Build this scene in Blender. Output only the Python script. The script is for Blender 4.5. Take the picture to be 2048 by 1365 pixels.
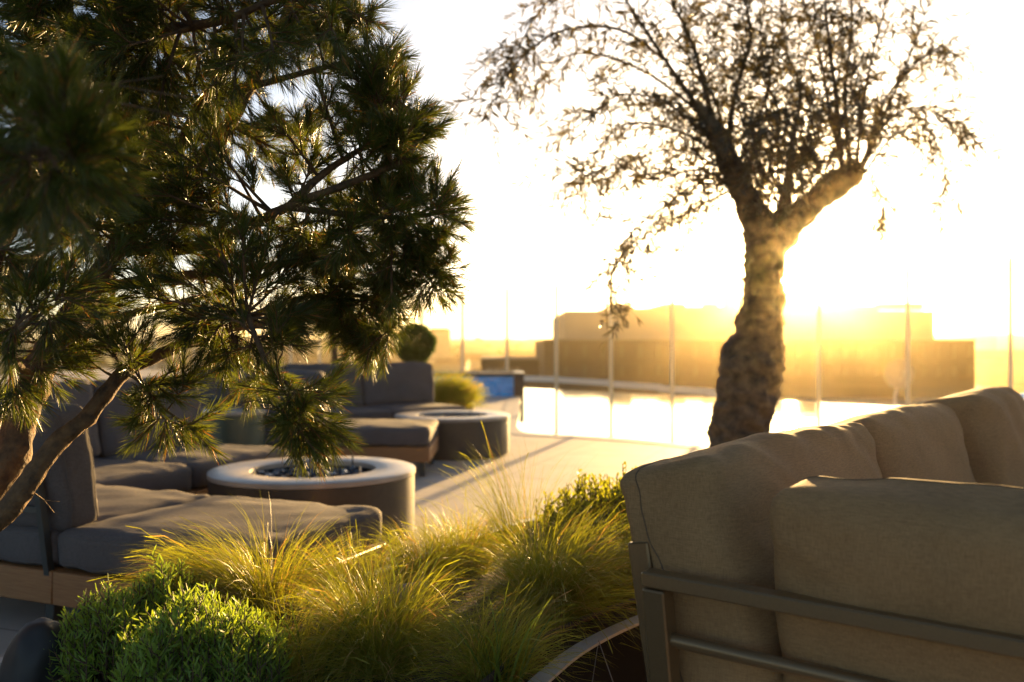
import bpy, math, random
import numpy as np
from mathutils import Vector, Matrix, noise
R = math.radians
random.seed(7); rng = np.random.default_rng(7)
for o in list(bpy.data.objects): bpy.data.objects.remove(o)
S = bpy.context.scene

# ------------------------------------------------------------------ camera, light, exposure
F = 1800.0; CH = 1.15; HY = 686.0
cam_d = bpy.data.cameras.new('camera'); cam = bpy.data.objects.new('camera', cam_d)
S.collection.objects.link(cam); S.camera = cam
cam.location = (0, 0, CH); cam.rotation_euler = (R(90), 0, 0)
cam_d.sensor_width = 36; cam_d.lens = F/2048*36; cam_d.shift_y = (HY-682.5)/2048
cam_d.clip_start = .02; cam_d.clip_end = 6000
cam_d.dof.use_dof = True; cam_d.dof.focus_distance = 2.3; cam_d.dof.aperture_fstop = 2.4
cam_d.dof.aperture_blades = 0

SUN_AZ, SUN_EL = 17.2, 5.0           # degrees right of +Y, degrees above the horizon
w = bpy.data.worlds.new('World'); S.world = w; w.use_nodes = True
nt = w.node_tree; nt.nodes.clear()
sky = nt.nodes.new('ShaderNodeTexSky'); sky.sky_type = 'NISHITA'; sky.sun_disc = False
sky.sun_elevation = R(SUN_EL); sky.sun_rotation = R(SUN_AZ)
sky.air_density = .55; sky.dust_density = 1.2; sky.ozone_density = .8; sky.altitude = 100
bg = nt.nodes.new('ShaderNodeBackground'); bg.inputs[1].default_value = .05
wo = nt.nodes.new('ShaderNodeOutputWorld')
nt.links.new(sky.outputs[0], bg.inputs[0]); nt.links.new(bg.outputs[0], wo.inputs[0])
sd = bpy.data.lights.new('sun', 'SUN'); sd.energy = 5.0; sd.angle = R(.5); sd.color = (1, .65, .27)
sun = bpy.data.objects.new('sun', sd); S.collection.objects.link(sun)
az, el = R(SUN_AZ), R(SUN_EL)
sdir = Vector((math.sin(az)*math.cos(el), math.cos(az)*math.cos(el), math.sin(el)))
sun.rotation_euler = sdir.to_track_quat('Z', 'Y').to_euler(); sun.location = sdir*50
S.view_settings.view_transform = 'Standard'; S.view_settings.look = 'None'
S.view_settings.exposure = 2.6; S.view_settings.gamma = 1
HAZE_D, HAZE_G = .00042, .94

def W(px, py, d):                    # a point d metres ahead that is seen at photo pixel px, py
    return Vector(((px-1024)/F*d, d, CH-(py-HY)/F*d))

# ------------------------------------------------------------------ materials
MATS = {}
def mat(name, color, rough=.6, metal=0, noise_s=0, noise_amt=.15, bump=0, bump_s=60, weave=0, trans=0,
        wood=False, spec=.5, alpha_tex=None, color2=None, detail=4):
    m = bpy.data.materials.new(name); m.use_nodes = True; n = m.node_tree; MATS[name] = m
    p = n.nodes['Principled BSDF']; out = n.nodes['Material Output']
    p.inputs['Base Color'].default_value = (*color, 1); p.inputs['Roughness'].default_value = rough
    p.inputs['Metallic'].default_value = metal; p.inputs['Specular IOR Level'].default_value = spec
    tc = n.nodes.new('ShaderNodeTexCoord'); src = tc.outputs['Object']
    if wood:
        mp = n.nodes.new('ShaderNodeMapping'); mp.inputs['Scale'].default_value = (1.5, 22, 22)
        n.links.new(src, mp.inputs[0]); src_n = mp.outputs[0]
    else: src_n = src
    h = None
    if noise_s:
        nz = n.nodes.new('ShaderNodeTexNoise'); nz.inputs['Scale'].default_value = noise_s; nz.inputs['Detail'].default_value = detail
        n.links.new(src_n, nz.inputs['Vector'])
        rp = n.nodes.new('ShaderNodeValToRGB')
        c2 = color2 or tuple(min(1, c*(1+noise_amt)) for c in color)
        c1 = color if color2 else tuple(c*(1-noise_amt) for c in color)
        rp.color_ramp.elements[0].position = .3; rp.color_ramp.elements[1].position = .7
        rp.color_ramp.elements[0].color = (*c1, 1); rp.color_ramp.elements[1].color = (*c2, 1)
        n.links.new(nz.outputs[0], rp.inputs[0]); n.links.new(rp.outputs[0], p.inputs['Base Color'])
    if weave:
        def thread(sc):
            mp_ = n.nodes.new('ShaderNodeMapping'); mp_.inputs['Scale'].default_value = sc; n.links.new(src, mp_.inputs[0])
            q = n.nodes.new('ShaderNodeTexNoise'); q.inputs['Scale'].default_value = 1; q.inputs['Detail'].default_value = 1; n.links.new(mp_.outputs[0], q.inputs[0]); return q
        w1 = thread((weave*4, weave*4, weave*.35)); w2 = thread((weave*.35, weave*.35, weave*4))
        ad = n.nodes.new('ShaderNodeMath'); ad.operation = 'ADD'
        n.links.new(w1.outputs[0], ad.inputs[0]); n.links.new(w2.outputs[0], ad.inputs[1])
        mx = n.nodes.new('ShaderNodeMix'); mx.data_type = 'RGBA'; mx.blend_type = 'MULTIPLY'; mx.inputs[0].default_value = 1
        mr = n.nodes.new('ShaderNodeMapRange'); mr.inputs[1].default_value = .6; mr.inputs[2].default_value = 1.4; mr.inputs[3].default_value = .72; mr.inputs[4].default_value = 1.22
        n.links.new(ad.outputs[0], mr.inputs[0])
        cb = n.nodes.new('ShaderNodeCombineColor'); 
        for i in range(3): n.links.new(mr.outputs[0], cb.inputs[i])
        if noise_s: n.links.new(rp.outputs[0], mx.inputs[6])
        else: mx.inputs[6].default_value = (*color, 1)
        n.links.new(cb.outputs[0], mx.inputs[7]); n.links.new(mx.outputs[2], p.inputs['Base Color'])
        bp = n.nodes.new('ShaderNodeBump'); bp.inputs['Strength'].default_value = .35; bp.inputs['Distance'].default_value = .0006
        n.links.new(ad.outputs[0], bp.inputs['Height']); n.links.new(bp.outputs[0], p.inputs['Normal'])
    elif bump:
        nb = n.nodes.new('ShaderNodeTexNoise'); nb.inputs['Scale'].default_value = bump_s; nb.inputs['Detail'].default_value = 6
        n.links.new(src_n, nb.inputs['Vector'])
        bp = n.nodes.new('ShaderNodeBump'); bp.inputs['Strength'].default_value = bump; bp.inputs['Distance'].default_value = .01
        n.links.new(nb.outputs[0], bp.inputs['Height']); n.links.new(bp.outputs[0], p.inputs['Normal'])
    if trans:
        tr = n.nodes.new('ShaderNodeBsdfTranslucent'); mi = n.nodes.new('ShaderNodeMixShader'); mi.inputs[0].default_value = trans
        tcol = tuple(min(1, c*k) for c, k in zip(color, (1.9, 1.7, .7)))
        tr.inputs[0].default_value = (*tcol, 1)
        n.links.new(p.outputs[0], mi.inputs[1]); n.links.new(tr.outputs[0], mi.inputs[2]); n.links.new(mi.outputs[0], out.inputs[0])
    return m

M_taupe = mat('taupe_fabric', (.30, .17, .072), .9, weave=150, noise_s=7, noise_amt=.08, spec=.2)
M_grey = mat('grey_fabric', (.108, .094, .089), .9, weave=150, noise_s=6, noise_amt=.1, spec=.2)
M_pipe = mat('seam_piping', (.12, .07, .035), .85)
M_pipeg = mat('grey_piping', (.10, .09, .085), .85)
M_frame = mat('coated_metal', (.21, .13, .06), .3, metal=.5, noise_s=300, noise_amt=.06, bump=.05, bump_s=500)
M_frame_d = mat('dark_coated_metal', (.06, .062, .055), .45, metal=.3)
M_teak = mat('teak', (.25, .10, .03), .5, noise_s=6, color2=(.36, .17, .055), wood=True, bump=.2, bump_s=8)
M_pit = mat('fire_pit_metal', (.065, .055, .042), .42, metal=.25, noise_s=30, noise_amt=.1, bump=.06, bump_s=200)
M_pittop = mat('brushed_light_metal', (.37, .33, .275), .38, metal=.2, noise_s=7, noise_amt=.16, bump=.05, bump_s=300)
M_lava = mat('black_fire_glass', (.035, .037, .042), .15, noise_s=40, noise_amt=.5)
M_bark = mat('pine_bark', (.05, .028, .014), .85, noise_s=35, color2=(.17, .09, .035), bump=1.0, bump_s=60)
M_obark = mat('olive_bark', (.05, .034, .018), .9, noise_s=14, color2=(.2, .13, .06), bump=1.0, bump_s=26)
M_needle = mat('pine_needles', (.06, .078, .012), .38, trans=.42, noise_s=5, noise_amt=.4)
M_olive = mat('olive_leaves', (.06, .05, .026), .5, trans=.3, noise_s=6, noise_amt=.35)
M_stipa = mat('feather_grass', (.165, .19, .02), .45, trans=.5, noise_s=28, color2=(.52, .38, .055), detail=2)
M_straw = mat('straw_blade', (.42, .27, .10), .6, trans=.4)
M_dryn = mat('dry_needles', (.22, .10, .03), .6, trans=.3)
M_blade = mat('green_blade', (.09, .13, .025), .45, trans=.5)
M_lav = mat('grey_green_leaves', (.18, .27, .04), .55, trans=.4, noise_s=14, noise_amt=.35)
M_shrub = mat('shrub_leaves', (.2, .23, .025), .5, trans=.5, noise_s=8, noise_amt=.35)
M_topi = mat('topiary_leaves', (.045, .09, .015), .5, trans=.3, noise_s=8, noise_amt=.3)
M_stem = mat('woody_stem', (.10, .06, .03), .8)
M_soil = mat('soil', (.035, .022, .013), .95, noise_s=25, color2=(.09, .055, .03), bump=1, bump_s=60)
M_stone = mat('grey_stone', (.16, .15, .135), .8, noise_s=14, noise_amt=.3, bump=.6, bump_s=30)
M_bould = mat('dark_boulder', (.022, .02, .018), .6, noise_s=9, noise_amt=.3, bump=.25, bump_s=14)
M_tab = mat('green_grey_metal', (.075, .09, .06), .4, metal=.2)
M_steel = mat('planter_steel', (.4, .39, .37), .4, metal=.3, noise_s=20, noise_amt=.12, bump=.08, bump_s=60)
M_hose = mat('drip_hose', (.05, .03, .02), .6)
M_spab = mat('blue_tile', (.0, .28, .7), .25, noise_s=7, color2=(.03, .5, .95), bump=.1, bump_s=14)
M_wall_shade = mat('shade_black_wall', (.012, .011, .01), .9, spec=.1)  # steel planter wall coloured black, standing in for the shadow beside the sofa
M_black = mat('black_coping', (.015, .015, .015), .4, noise_s=6, noise_amt=.2)
M_post = mat('glint_glass_edge', (.7, .62, .45), .35)  # pale warm base colour imitates light caught along the glass edges
M_post.node_tree.nodes['Principled BSDF'].inputs['Alpha'].default_value = .8
M_post.node_tree.nodes['Principled BSDF'].inputs['Subsurface Weight'].default_value = 0
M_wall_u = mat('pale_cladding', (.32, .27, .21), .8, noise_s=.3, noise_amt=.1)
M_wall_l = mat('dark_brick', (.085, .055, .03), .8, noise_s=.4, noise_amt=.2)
M_glassd = mat('window_glass', (.35, .3, .2), .12, metal=.6)
M_roofp = mat('pale_roof', (.26, .25, .22), .8, noise_s=.15, noise_amt=.2)
M_white = mat('white_paint', (.75, .74, .7), .5, noise_s=1, noise_amt=.05)
M_ground = mat('city_ground', (.055, .065, .03), .95, noise_s=.012, color2=(.13, .12, .08), detail=8)
M_hill = mat('hill_scrub', (.05, .06, .035), .95, noise_s=.02, noise_amt=.3, detail=8)
M_wood_far = mat('far_leaves', (.045, .06, .02), .9, noise_s=.2, noise_amt=.4)
M_house = mat('house_wall', (.35, .3, .24), .8, noise_s=.3, noise_amt=.1)
M_tile = mat('house_roof', (.16, .08, .05), .8, noise_s=.6, noise_amt=.2)
M_chrome = mat('chrome', (.6, .62, .62), .15, metal=1)
M_coat_w = mat('white_plastic', (.8, .78, .72), .4)

def deck_mat():
    m = bpy.data.materials.new('deck_paving'); m.use_nodes = True; n = m.node_tree; p = n.nodes['Principled BSDF']
    tc = n.nodes.new('ShaderNodeTexCoord'); mp = n.nodes.new('ShaderNodeMapping'); mp.inputs['Rotation'].default_value[2] = R(20)
    n.links.new(tc.outputs['Object'], mp.inputs[0])
    br = n.nodes.new('ShaderNodeTexBrick'); br.inputs['Scale'].default_value = 1; br.offset = 0
    br.inputs['Brick Width'].default_value = .9; br.inputs['Row Height'].default_value = .9; br.inputs['Mortar Size'].default_value = .006
    br.inputs['Color1'].default_value = (.40, .35, .29, 1); br.inputs['Color2'].default_value = (.45, .39, .32, 1)
    br.inputs['Mortar'].default_value = (.2, .175, .14, 1); n.links.new(mp.outputs[0], br.inputs[0])
    nz = n.nodes.new('ShaderNodeTexNoise'); nz.inputs['Scale'].default_value = 3.5; nz.inputs['Detail'].default_value = 8
    n.links.new(tc.outputs['Object'], nz.inputs[0])
    mr = n.nodes.new('ShaderNodeMapRange'); mr.inputs[3].default_value = .7; mr.inputs[4].default_value = 1.25; n.links.new(nz.outputs[0], mr.inputs[0])
    mx = n.nodes.new('ShaderNodeVectorMath'); mx.operation = 'SCALE'
    n.links.new(br.outputs[0], mx.inputs[0]); n.links.new(mr.outputs[0], mx.inputs['Scale']); n.links.new(mx.outputs[0], p.inputs['Base Color'])
    p.inputs['Roughness'].default_value = .7
    nb = n.nodes.new('ShaderNodeTexNoise'); nb.inputs['Scale'].default_value = 40; nb.inputs['Detail'].default_value = 6
    n.links.new(tc.outputs['Object'], nb.inputs[0])
    bp = n.nodes.new('ShaderNodeBump'); bp.inputs['Strength'].default_value = .25; bp.inputs['Distance'].default_value = .004
    n.links.new(nb.outputs[0], bp.inputs['Height']); n.links.new(bp.outputs[0], p.inputs['Normal'])
    return m
M_deck = deck_mat()
def water_mat():
    m = bpy.data.materials.new('pool_water'); m.use_nodes = True; n = m.node_tree; p = n.nodes['Principled BSDF']
    p.inputs['Base Color'].default_value = (.12, .25, .28, 1); p.inputs['Roughness'].default_value = .03; p.inputs['IOR'].default_value = 1.33
    p.inputs['Coat Weight'].default_value = .0
    tc = n.nodes.new('ShaderNodeTexCoord'); nz = n.nodes.new('ShaderNodeTexNoise'); nz.inputs['Scale'].default_value = 2.2; nz.inputs['Detail'].default_value = 2
    n.links.new(tc.outputs['Object'], nz.inputs[0]); bp = n.nodes.new('ShaderNodeBump'); bp.inputs['Strength'].default_value = .1; bp.inputs['Distance'].default_value = .02
    n.links.new(nz.outputs[0], bp.inputs['Height']); n.links.new(bp.outputs[0], p.inputs['Normal'])
    return m
M_water = water_mat()
def pane_mat():
    m = bpy.data.materials.new('clear_glass'); m.use_nodes = True; n = m.node_tree; out = n.nodes['Material Output']
    n.nodes.remove(n.nodes['Principled BSDF'])
    t = n.nodes.new('ShaderNodeBsdfTransparent'); t.inputs[0].default_value = (.955, .935, .89, 1)
    g = n.nodes.new('ShaderNodeBsdfGlossy'); g.inputs['Roughness'].default_value = .02
    lw = n.nodes.new('ShaderNodeLayerWeight'); pw = n.nodes.new('ShaderNodeMath'); pw.operation = 'POWER'; pw.inputs[1].default_value = 5
    n.links.new(lw.outputs['Facing'], pw.inputs[0]); fr = n.nodes.new('ShaderNodeMath'); fr.operation = 'MULTIPLY_ADD'; fr.inputs[1].default_value = .6; fr.inputs[2].default_value = .025
    n.links.new(pw.outputs[0], fr.inputs[0]); mi = n.nodes.new('ShaderNodeMixShader')
    n.links.new(fr.outputs[0], mi.inputs[0]); n.links.new(t.outputs[0], mi.inputs[1]); n.links.new(g.outputs[0], mi.inputs[2]); n.links.new(mi.outputs[0], out.inputs[0])
    return m
M_pane = pane_mat()

# ------------------------------------------------------------------ building helpers
C = S.collection
def tag(o, label=None, cat=None, group=None, kind=None):
    if label: o['label'] = label
    if cat: o['category'] = cat
    if group: o['group'] = group
    if kind: o['kind'] = kind
    return o
def thing(name, label, cat, loc=(0, 0, 0), rz=0, group=None):
    o = bpy.data.objects.new(name, None); C.objects.link(o); o.empty_display_size = .1
    o.location = loc; o.rotation_euler = (0, 0, rz); return tag(o, label, cat, group)
class MB:
    def __init__(s): s.v = []; s.f = []
    def add(s, vs, fs):
        k = len(s.v); s.v += [tuple(v) for v in vs]; s.f += [tuple(i+k for i in f) for f in fs]
    def box(s, c, size, M=None, bev=0):
        x, y, z = (q/2 for q in size)
        b = min(bev, x*.9, y*.9, z*.9)
        if b:
            vs = []; 
            for sx in (-1, 1):
                for sy in (-1, 1):
                    for sz in (-1, 1):
                        vs += [(sx*x, sy*(y-b), sz*(z-b)), (sx*(x-b), sy*y, sz*(z-b)), (sx*(x-b), sy*(y-b), sz*z)]
            I = lambda sx, sy, sz, k: ((sx*4+sy*2+sz)*3+k)
            fs = []
            for a in (0, 1):
                fs.append([I(a,0,0,0), I(a,1,0,0), I(a,1,1,0), I(a,0,1,0)])
                fs.append([I(0,a,0,1), I(1,a,0,1), I(1,a,1,1), I(0,a,1,1)])
                fs.append([I(0,0,a,2), I(1,0,a,2), I(1,1,a,2), I(0,1,a,2)])
            for a in (0, 1):
                for c2 in (0, 1):
                    fs.append([I(a,c2,0,0), I(a,c2,1,0), I(a,c2,1,1), I(a,c2,0,1)])
                    fs.append([I(a,0,c2,0), I(a,1,c2,0), I(a,1,c2,2), I(a,0,c2,2)])
                    fs.append([I(0,a,c2,1), I(1,a,c2,1), I(1,a,c2,2), I(0,a,c2,2)])
            for a in (0, 1):
                for c2 in (0, 1):
                    for d in (0, 1): fs.append([I(a,c2,d,0), I(a,c2,d,1), I(a,c2,d,2)])
        else:
            vs = [(a*x, b2*y, c2*z) for a in (-1, 1) for b2 in (-1, 1) for c2 in (-1, 1)]
            fs = [(0,1,3,2), (4,6,7,5), (0,4,5,1), (2,3,7,6), (0,2,6,4), (1,5,7,3)]
        vs = [Vector(v) for v in vs]
        if M is not None: vs = [M @ v for v in vs]
        c = Vector(c); s.add([v+c for v in vs], fs); return s
    def tube(s, pts, rad, n=8, cap=True, bump=0, bs=8, seed=0):
        pts = [Vector(p) for p in pts]; 
        if not isinstance(rad, (list, tuple)): rad = [rad]*len(pts)
        t0 = (pts[1]-pts[0]).normalized(); u = t0.orthogonal().normalized(); rings = []
        for i, p in enumerate(pts):
            t = (pts[min(i+1, len(pts)-1)]-pts[max(i-1, 0)])
            if t.length < 1e-9: t = t0
            t.normalize(); u = (u-t*u.dot(t))
            if u.length < 1e-6: u = t.orthogonal()
            u.normalize(); v = t.cross(u); ring = []
            for k in range(n):
                a = 2*math.pi*k/n; d = u*math.cos(a)+v*math.sin(a); r = rad[i]
                if bump: 
                    q = (p+d*r)*bs+Vector((seed, 0, 0))
                    r *= 1+bump*(noise.noise(q)+.5*noise.noise(q*2.3))
                ring.append(p+d*r)
            rings.append(ring)
        vs = [q for r in rings for q in r]; fs = []
        for i in range(len(pts)-1):
            for k in range(n):
                fs.append((i*n+k, i*n+(k+1) % n, (i+1)*n+(k+1) % n, (i+1)*n+k))
        if cap: fs.append(tuple(range(n))[::-1]); fs.append(tuple((len(pts)-1)*n+k for k in range(n)))
        s.add(vs, fs); return s
    def lathe(s, prof, n=64, c=(0, 0, 0), wob=None):
        vs = []; fs = []; m = len(prof)
        for k in range(n):
            a = 2*math.pi*k/n
            for r, z in prof: vs.append((c[0]+r*math.cos(a), c[1]+r*math.sin(a), c[2]+z))
        for k in range(n):
            for i in range(m-1): fs.append((k*m+i, ((k+1) % n)*m+i, ((k+1) % n)*m+i+1, k*m+i+1))
        s.add(vs, fs); return s
    def build(s, name, m, parent=None, smooth=True, angle=40):
        me = bpy.data.meshes.new(name); me.from_pydata(s.v, [], s.f); me.materials.append(m); me.update()
        import bmesh
        bm = bmesh.new(); bm.from_mesh(me); bmesh.ops.recalc_face_normals(bm, faces=bm.faces); bm.to_mesh(me); bm.free()
        if smooth:
            me.polygons.foreach_set('use_smooth', [True]*len(me.polygons))
            try: me.set_sharp_from_angle(angle=R(angle))
            except Exception: pass
        o = bpy.data.objects.new(name, me); C.objects.link(o); o.parent = parent; return o
def np_mesh(name, V, loops, starts, totals, m, parent=None, smooth=False):
    me = bpy.data.meshes.new(name); me.vertices.add(len(V)); me.vertices.foreach_set('co', V.astype(np.float32).ravel())
    me.loops.add(len(loops)); me.loops.foreach_set('vertex_index', loops.astype(np.int32))
    me.polygons.add(len(starts)); me.polygons.foreach_set('loop_start', starts.astype(np.int32))
    me.polygons.foreach_set('loop_total', totals.astype(np.int32))
    me.materials.append(m); me.update(calc_edges=True)
    if smooth: me.polygons.foreach_set('use_smooth', [True]*len(starts))
    o = bpy.data.objects.new(name, me); C.objects.link(o); o.parent = parent; return o
def strips(name, P, Wd, m, parent=None, m2=None, frac=.1):
    """P: (N,K,3) centre lines, Wd: (N,K,3) half-width vectors, last one pinched to a point. One ribbon per row."""
    N, K, _ = P.shape
    A = P-Wd; B = P+Wd
    V = np.empty((N, K, 2, 3)); V[:, :, 0] = A; V[:, :, 1] = B; V = V.reshape(-1, 3)
    base = (np.arange(N)*K*2)[:, None]+(np.arange(K-1)*2)[None, :]
    q = np.stack([base, base+1, base+3, base+2], -1).reshape(-1)
    nf = N*(K-1)
    o = np_mesh(name, V, q, np.arange(nf)*4, np.full(nf, 4), m, parent, smooth=True)
    if m2:
        o.data.materials.append(m2); o.data.polygons.foreach_set('material_index', np.repeat((rng.random(N) < frac).astype(np.int32), K-1))
    return o
def unit(a): return a/np.maximum(np.linalg.norm(a, axis=-1, keepdims=True), 1e-9)
def rot2(x, y, a): return (x*math.cos(a)-y*math.sin(a), x*math.sin(a)+y*math.cos(a))
def ico(mb, c, r, sub=2, sc=(1, 1, 1), nz=.2, ns=1.5, seed=0):
    import bmesh
    bm = bmesh.new(); bmesh.ops.create_icosphere(bm, subdivisions=sub, radius=1)
    vs = []
    for v in bm.verts:
        k = 1+nz*noise.noise(v.co*ns+Vector((seed*3.7, seed, 1)))+nz*.5*noise.noise(v.co*ns*2.7+Vector((seed, 5, 1)))
        vs.append(Vector(c)+Vector((v.co.x*sc[0], v.co.y*sc[1], v.co.z*sc[2]))*r*k)
    mb.add(vs, [[v.index for v in f.verts] for f in bm.faces]); bm.free()

# ------------------------------------------------------------------ the setting
FP = lambda t: Vector((-1.375+1.245*t, 25-1.1875*t, 0))          # the glass fence line, one post per unit t
fd = Vector((1.245, -1.1875, 0)).normalized(); fn = Vector((fd.y*-1, fd.x, 0))
pool_near = [(.16, 19.6), (.15, 18.4), (.13, 17.3), (.12, 15.5), (.08, 13.5), (.04, 12.2), (.12, 11.45), (.55, 11.22), (1.21, 10.88),
             (1.75, 10.45), (2.2, 9.9), (2.9, 9.0), (3.8, 8.2), (5.0, 7.6), (6.5, 7.3), (9.5, 7.2)]
def smooth_poly(pts, k=2):
    for _ in range(k):
        q = [pts[0]]
        for a, b in zip(pts, pts[1:]):
            q += [(a[0]*.75+b[0]*.25, a[1]*.75+b[1]*.25), (a[0]*.25+b[0]*.75, a[1]*.25+b[1]*.75)]
        pts = q+[pts[-1]]
    return pts
near = smooth_poly(pool_near)
fa = FP(-.35); fb = FP(12)
def ngon(name, pts, z, m, thick=0, kind='structure'):
    mb = MB(); n = len(pts)
    vs = [(x, y, z) for x, y in pts]; fs = [tuple(range(n))]
    if thick:
        vs += [(x, y, z-thick) for x, y in pts]; fs.append(tuple(range(n, 2*n))[::-1])
        for i in range(n): fs.append((i, (i+1) % n, n+(i+1) % n, n+i))
    mb.add(vs, fs); o = mb.build(name, m, smooth=False); tag(o, kind=kind); return o
pe = FP(-12); pe2 = FP(12)
deck_pts = [(-18, -8), (14, -8), (14, pe2.y), (9.5, 7.2)] + near[::-1][1:] + [(.16, 23.5)] + [(pe.x, pe.y), (-18, pe.y)]
ngon('roof_deck', deck_pts, 0, M_deck, .25)
water_pts = near + [(pe2.x-.2, pe2.y), (.16, 23.5)]
o = ngon('pool_water', water_pts, -.03, M_water)
tag(ngon('pool_floor', water_pts, -1.2, M_spab), kind='structure')
# coping along the near pool edge
mb = MB(); cv = []
for i, (x, y) in enumerate(near):
    a = near[max(i-1, 0)]; b = near[min(i+1, len(near)-1)]; t = Vector((b[0]-a[0], b[1]-a[1], 0)).normalized(); nn = Vector((t.y, -t.x, 0))*-1
    p = Vector((x, y, 0)); q = p-nn*.0; r_ = p+nn*(-.28)
    cv.append((p+nn*.02, p-nn*.26))
vs = []; fs = []
for a, b in cv: vs += [(a.x, a.y, -.05), (a.x, a.y, .006), (b.x, b.y, .006), (b.x, b.y, .001)]
for i in range(len(cv)-1):
    for k in range(3): fs.append((i*4+k, i*4+k+1, (i+1)*4+k+1, (i+1)*4+k))
mb.add(vs, fs); M_cop = mat('pale_coping', (.36, .32, .27), .6, noise_s=8, noise_amt=.12, bump=.2, bump_s=40)
tag(mb.build('pool_coping', M_cop), kind='structure')
# outside: host building wall below the terrace
mb = MB(); A = FP(-12)+fn*.25; B = FP(12)+fn*.25
dd = (B-A); Mr = Matrix.Rotation(math.atan2(dd.y, dd.x), 3, 'Z')
mb.box((A+B)/2+Vector((0, 0, -7.3)), (dd.length, .3, 14), Mr)
tag(mb.build('terrace_wall', M_wall_l, smooth=False), kind='structure')
# city ground
mb = MB(); G = 40; ex = 950
vs = [(-ex+2*ex*i/G, -100+(ex+100)*j/G, -14) for j in range(G+1) for i in range(G+1)]
mb.add(vs, [(j*(G+1)+i, j*(G+1)+i+1, (j+1)*(G+1)+i+1, (j+1)*(G+1)+i) for j in range(G) for i in range(G)])
tag(mb.build('city_ground', M_ground), kind='structure')
# hills
mb = MB(); vs = []; fs = []; NX = 220; NY = 10
for j in range(NY+1):
    for i in range(NX+1):
        x = -860+1720*i/NX; px = 1024+x/760*F
        top = 3.6+2.6*noise.noise(Vector((x*.012, 3, 0)))+1.2*noise.noise(Vector((x*.05, 9, 0)))+.6*noise.noise(Vector((x*.16, 1, 0)))
        top += 4.5/(1+math.exp(-(px-1850)/60))
        f = j/NY; prof = math.sin(f*math.pi*.5)**1.3
        vs.append((x, 480+300*f, -14.2+(top+15.2)*prof+.8*f*noise.noise(Vector((x*.09, f*9, 2)))))
for j in range(NY):
    for i in range(NX): k = j*(NX+1)+i; fs.append((k, k+1, k+NX+2, k+NX+1))
mb.add(vs, fs); tag(mb.build('hills', M_hill), kind='structure')
# far wood: lumps of foliage on the slope, too many and too far to count
mb = MB()
for i in range(420):
    y = random.uniform(300, 760); x = random.uniform(-.62, .62)*y
    f = max(0, (y-480)/300); zb = -14+14*math.sin(min(1, f)*math.pi*.5)**1.3
    if abs(x/y*F+1024-1500) < 470 and y < 500: continue
    ico(mb, (x, y, zb+2.2), random.uniform(2.5, 5.5), 1, (1, 1, .8), .35, 1.8, i)
tag(mb.build('far_woodland', M_wood_far), 'hazy dark woodland on the far slope', 'woodland', kind='stuff')
# far houses
for i, (px, y, w_, h_) in enumerate([(905, 380, 13, 6), (948, 420, 15, 7), (700, 360, 14, 6.5), (560, 400, 16, 7), (1995, 330, 17, 9),
                                     (2040, 430, 19, 8), (300, 390, 15, 7), (880, 520, 10, 17), (1968, 520, 12, 11), (120, 420, 14, 6), (1040, 470, 16, 8)]):
    lab = ['small hazy gabled house just right of the ball shaped topiary', 'wider hazy gabled house between the topiary and the low dark wing',
           'far gabled house seen under the pine boughs above the long dark sofa', 'far gabled house seen through the middle of the pine',
           'large far gabled house right of the big stepped building', 'far gabled house at the extreme right edge of the view',
           'far gabled house behind the lower left pine boughs', 'slim pale tower house rising on the skyline right of the topiary',
           'tall far house in haze just beyond the right corner of the big building', 'far gabled house behind the pine trunks at far left',
           'far gabled house above the flat dark wing left of the big building'][i]
    c = W(px, 686, y); zb = -14.2 if y < 480 else -9
    if i == 7: zb = -9.5
    h = thing('far_house', lab, 'house', (c.x, c.y, zb), R(random.uniform(-30, 30)), 'far houses in the haze')
    mb = MB(); mb.box((0, 0, h_/2), (w_, w_*.7, h_)); mb.build('wall', M_house, h, smooth=False)
    mb = MB(); x, yy, rz_ = w_/2+.4, w_*.35+.4, h_+w_*.22
    mb.add([(-x, -yy, h_), (x, -yy, h_), (x, yy, h_), (-x, yy, h_), (-x, 0, rz_), (x, 0, rz_)], [(0, 1, 5, 4), (2, 3, 4, 5), (0, 4, 3), (1, 2, 5), (0, 3, 2, 1)])
    mb.build('roof', M_tile, h, smooth=False)

# ------------------------------------------------------------------ neighbouring buildings
def PB(px, d): return (px-1024)/F*d
def ZB(py, d): return CH-(py-HY)/F*d
bd = 85
B1 = thing('stepped_building', 'huge stepped flat roofed building in golden haze, pale top on a dark brick base', 'building', (PB(1519, bd), bd, -14.2))
def bb(mb, x0, x1, y0, y1, d0, depth):     # front face box given by photo columns and rows at distance d0, in the building's own coordinates
    X0, X1, Z0, Z1 = PB(x0, d0)-B1.location.x, PB(x1, d0)-B1.location.x, ZB(y1, d0)+14.2, ZB(y0, d0)+14.2
    mb.box(((X0+X1)/2, d0-bd+depth/2, (Z0+Z1)/2), (X1-X0, depth, Z1-Z0))
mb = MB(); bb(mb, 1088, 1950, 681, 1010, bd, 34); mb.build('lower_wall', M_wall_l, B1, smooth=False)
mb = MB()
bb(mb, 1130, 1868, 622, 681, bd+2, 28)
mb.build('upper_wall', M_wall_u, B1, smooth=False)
for x0, x1, y0 in [(1205, 1330, 617), (1330, 1372, 607), (1372, 1480, 613), (1576, 1634, 583), (1634, 1757, 611)]:
    mb = MB(); bb(mb, x0+1, x1-1, y0, 621.9, bd+3, 20); mb.build('roof_block', M_wall_u, B1, smooth=False)
for px in (1451, 1464):
    mb = MB(); mb.lathe([(0, 0), (.33, 0), (.33, 2.1), (.27, 2.1), (.27, 1.9), (0, 1.9)], 16, (PB(px, bd+8)-B1.location.x, 8, ZB(613.3, bd+8)+14.2))
    mb.build('chimney', M_roofp, B1)
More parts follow.
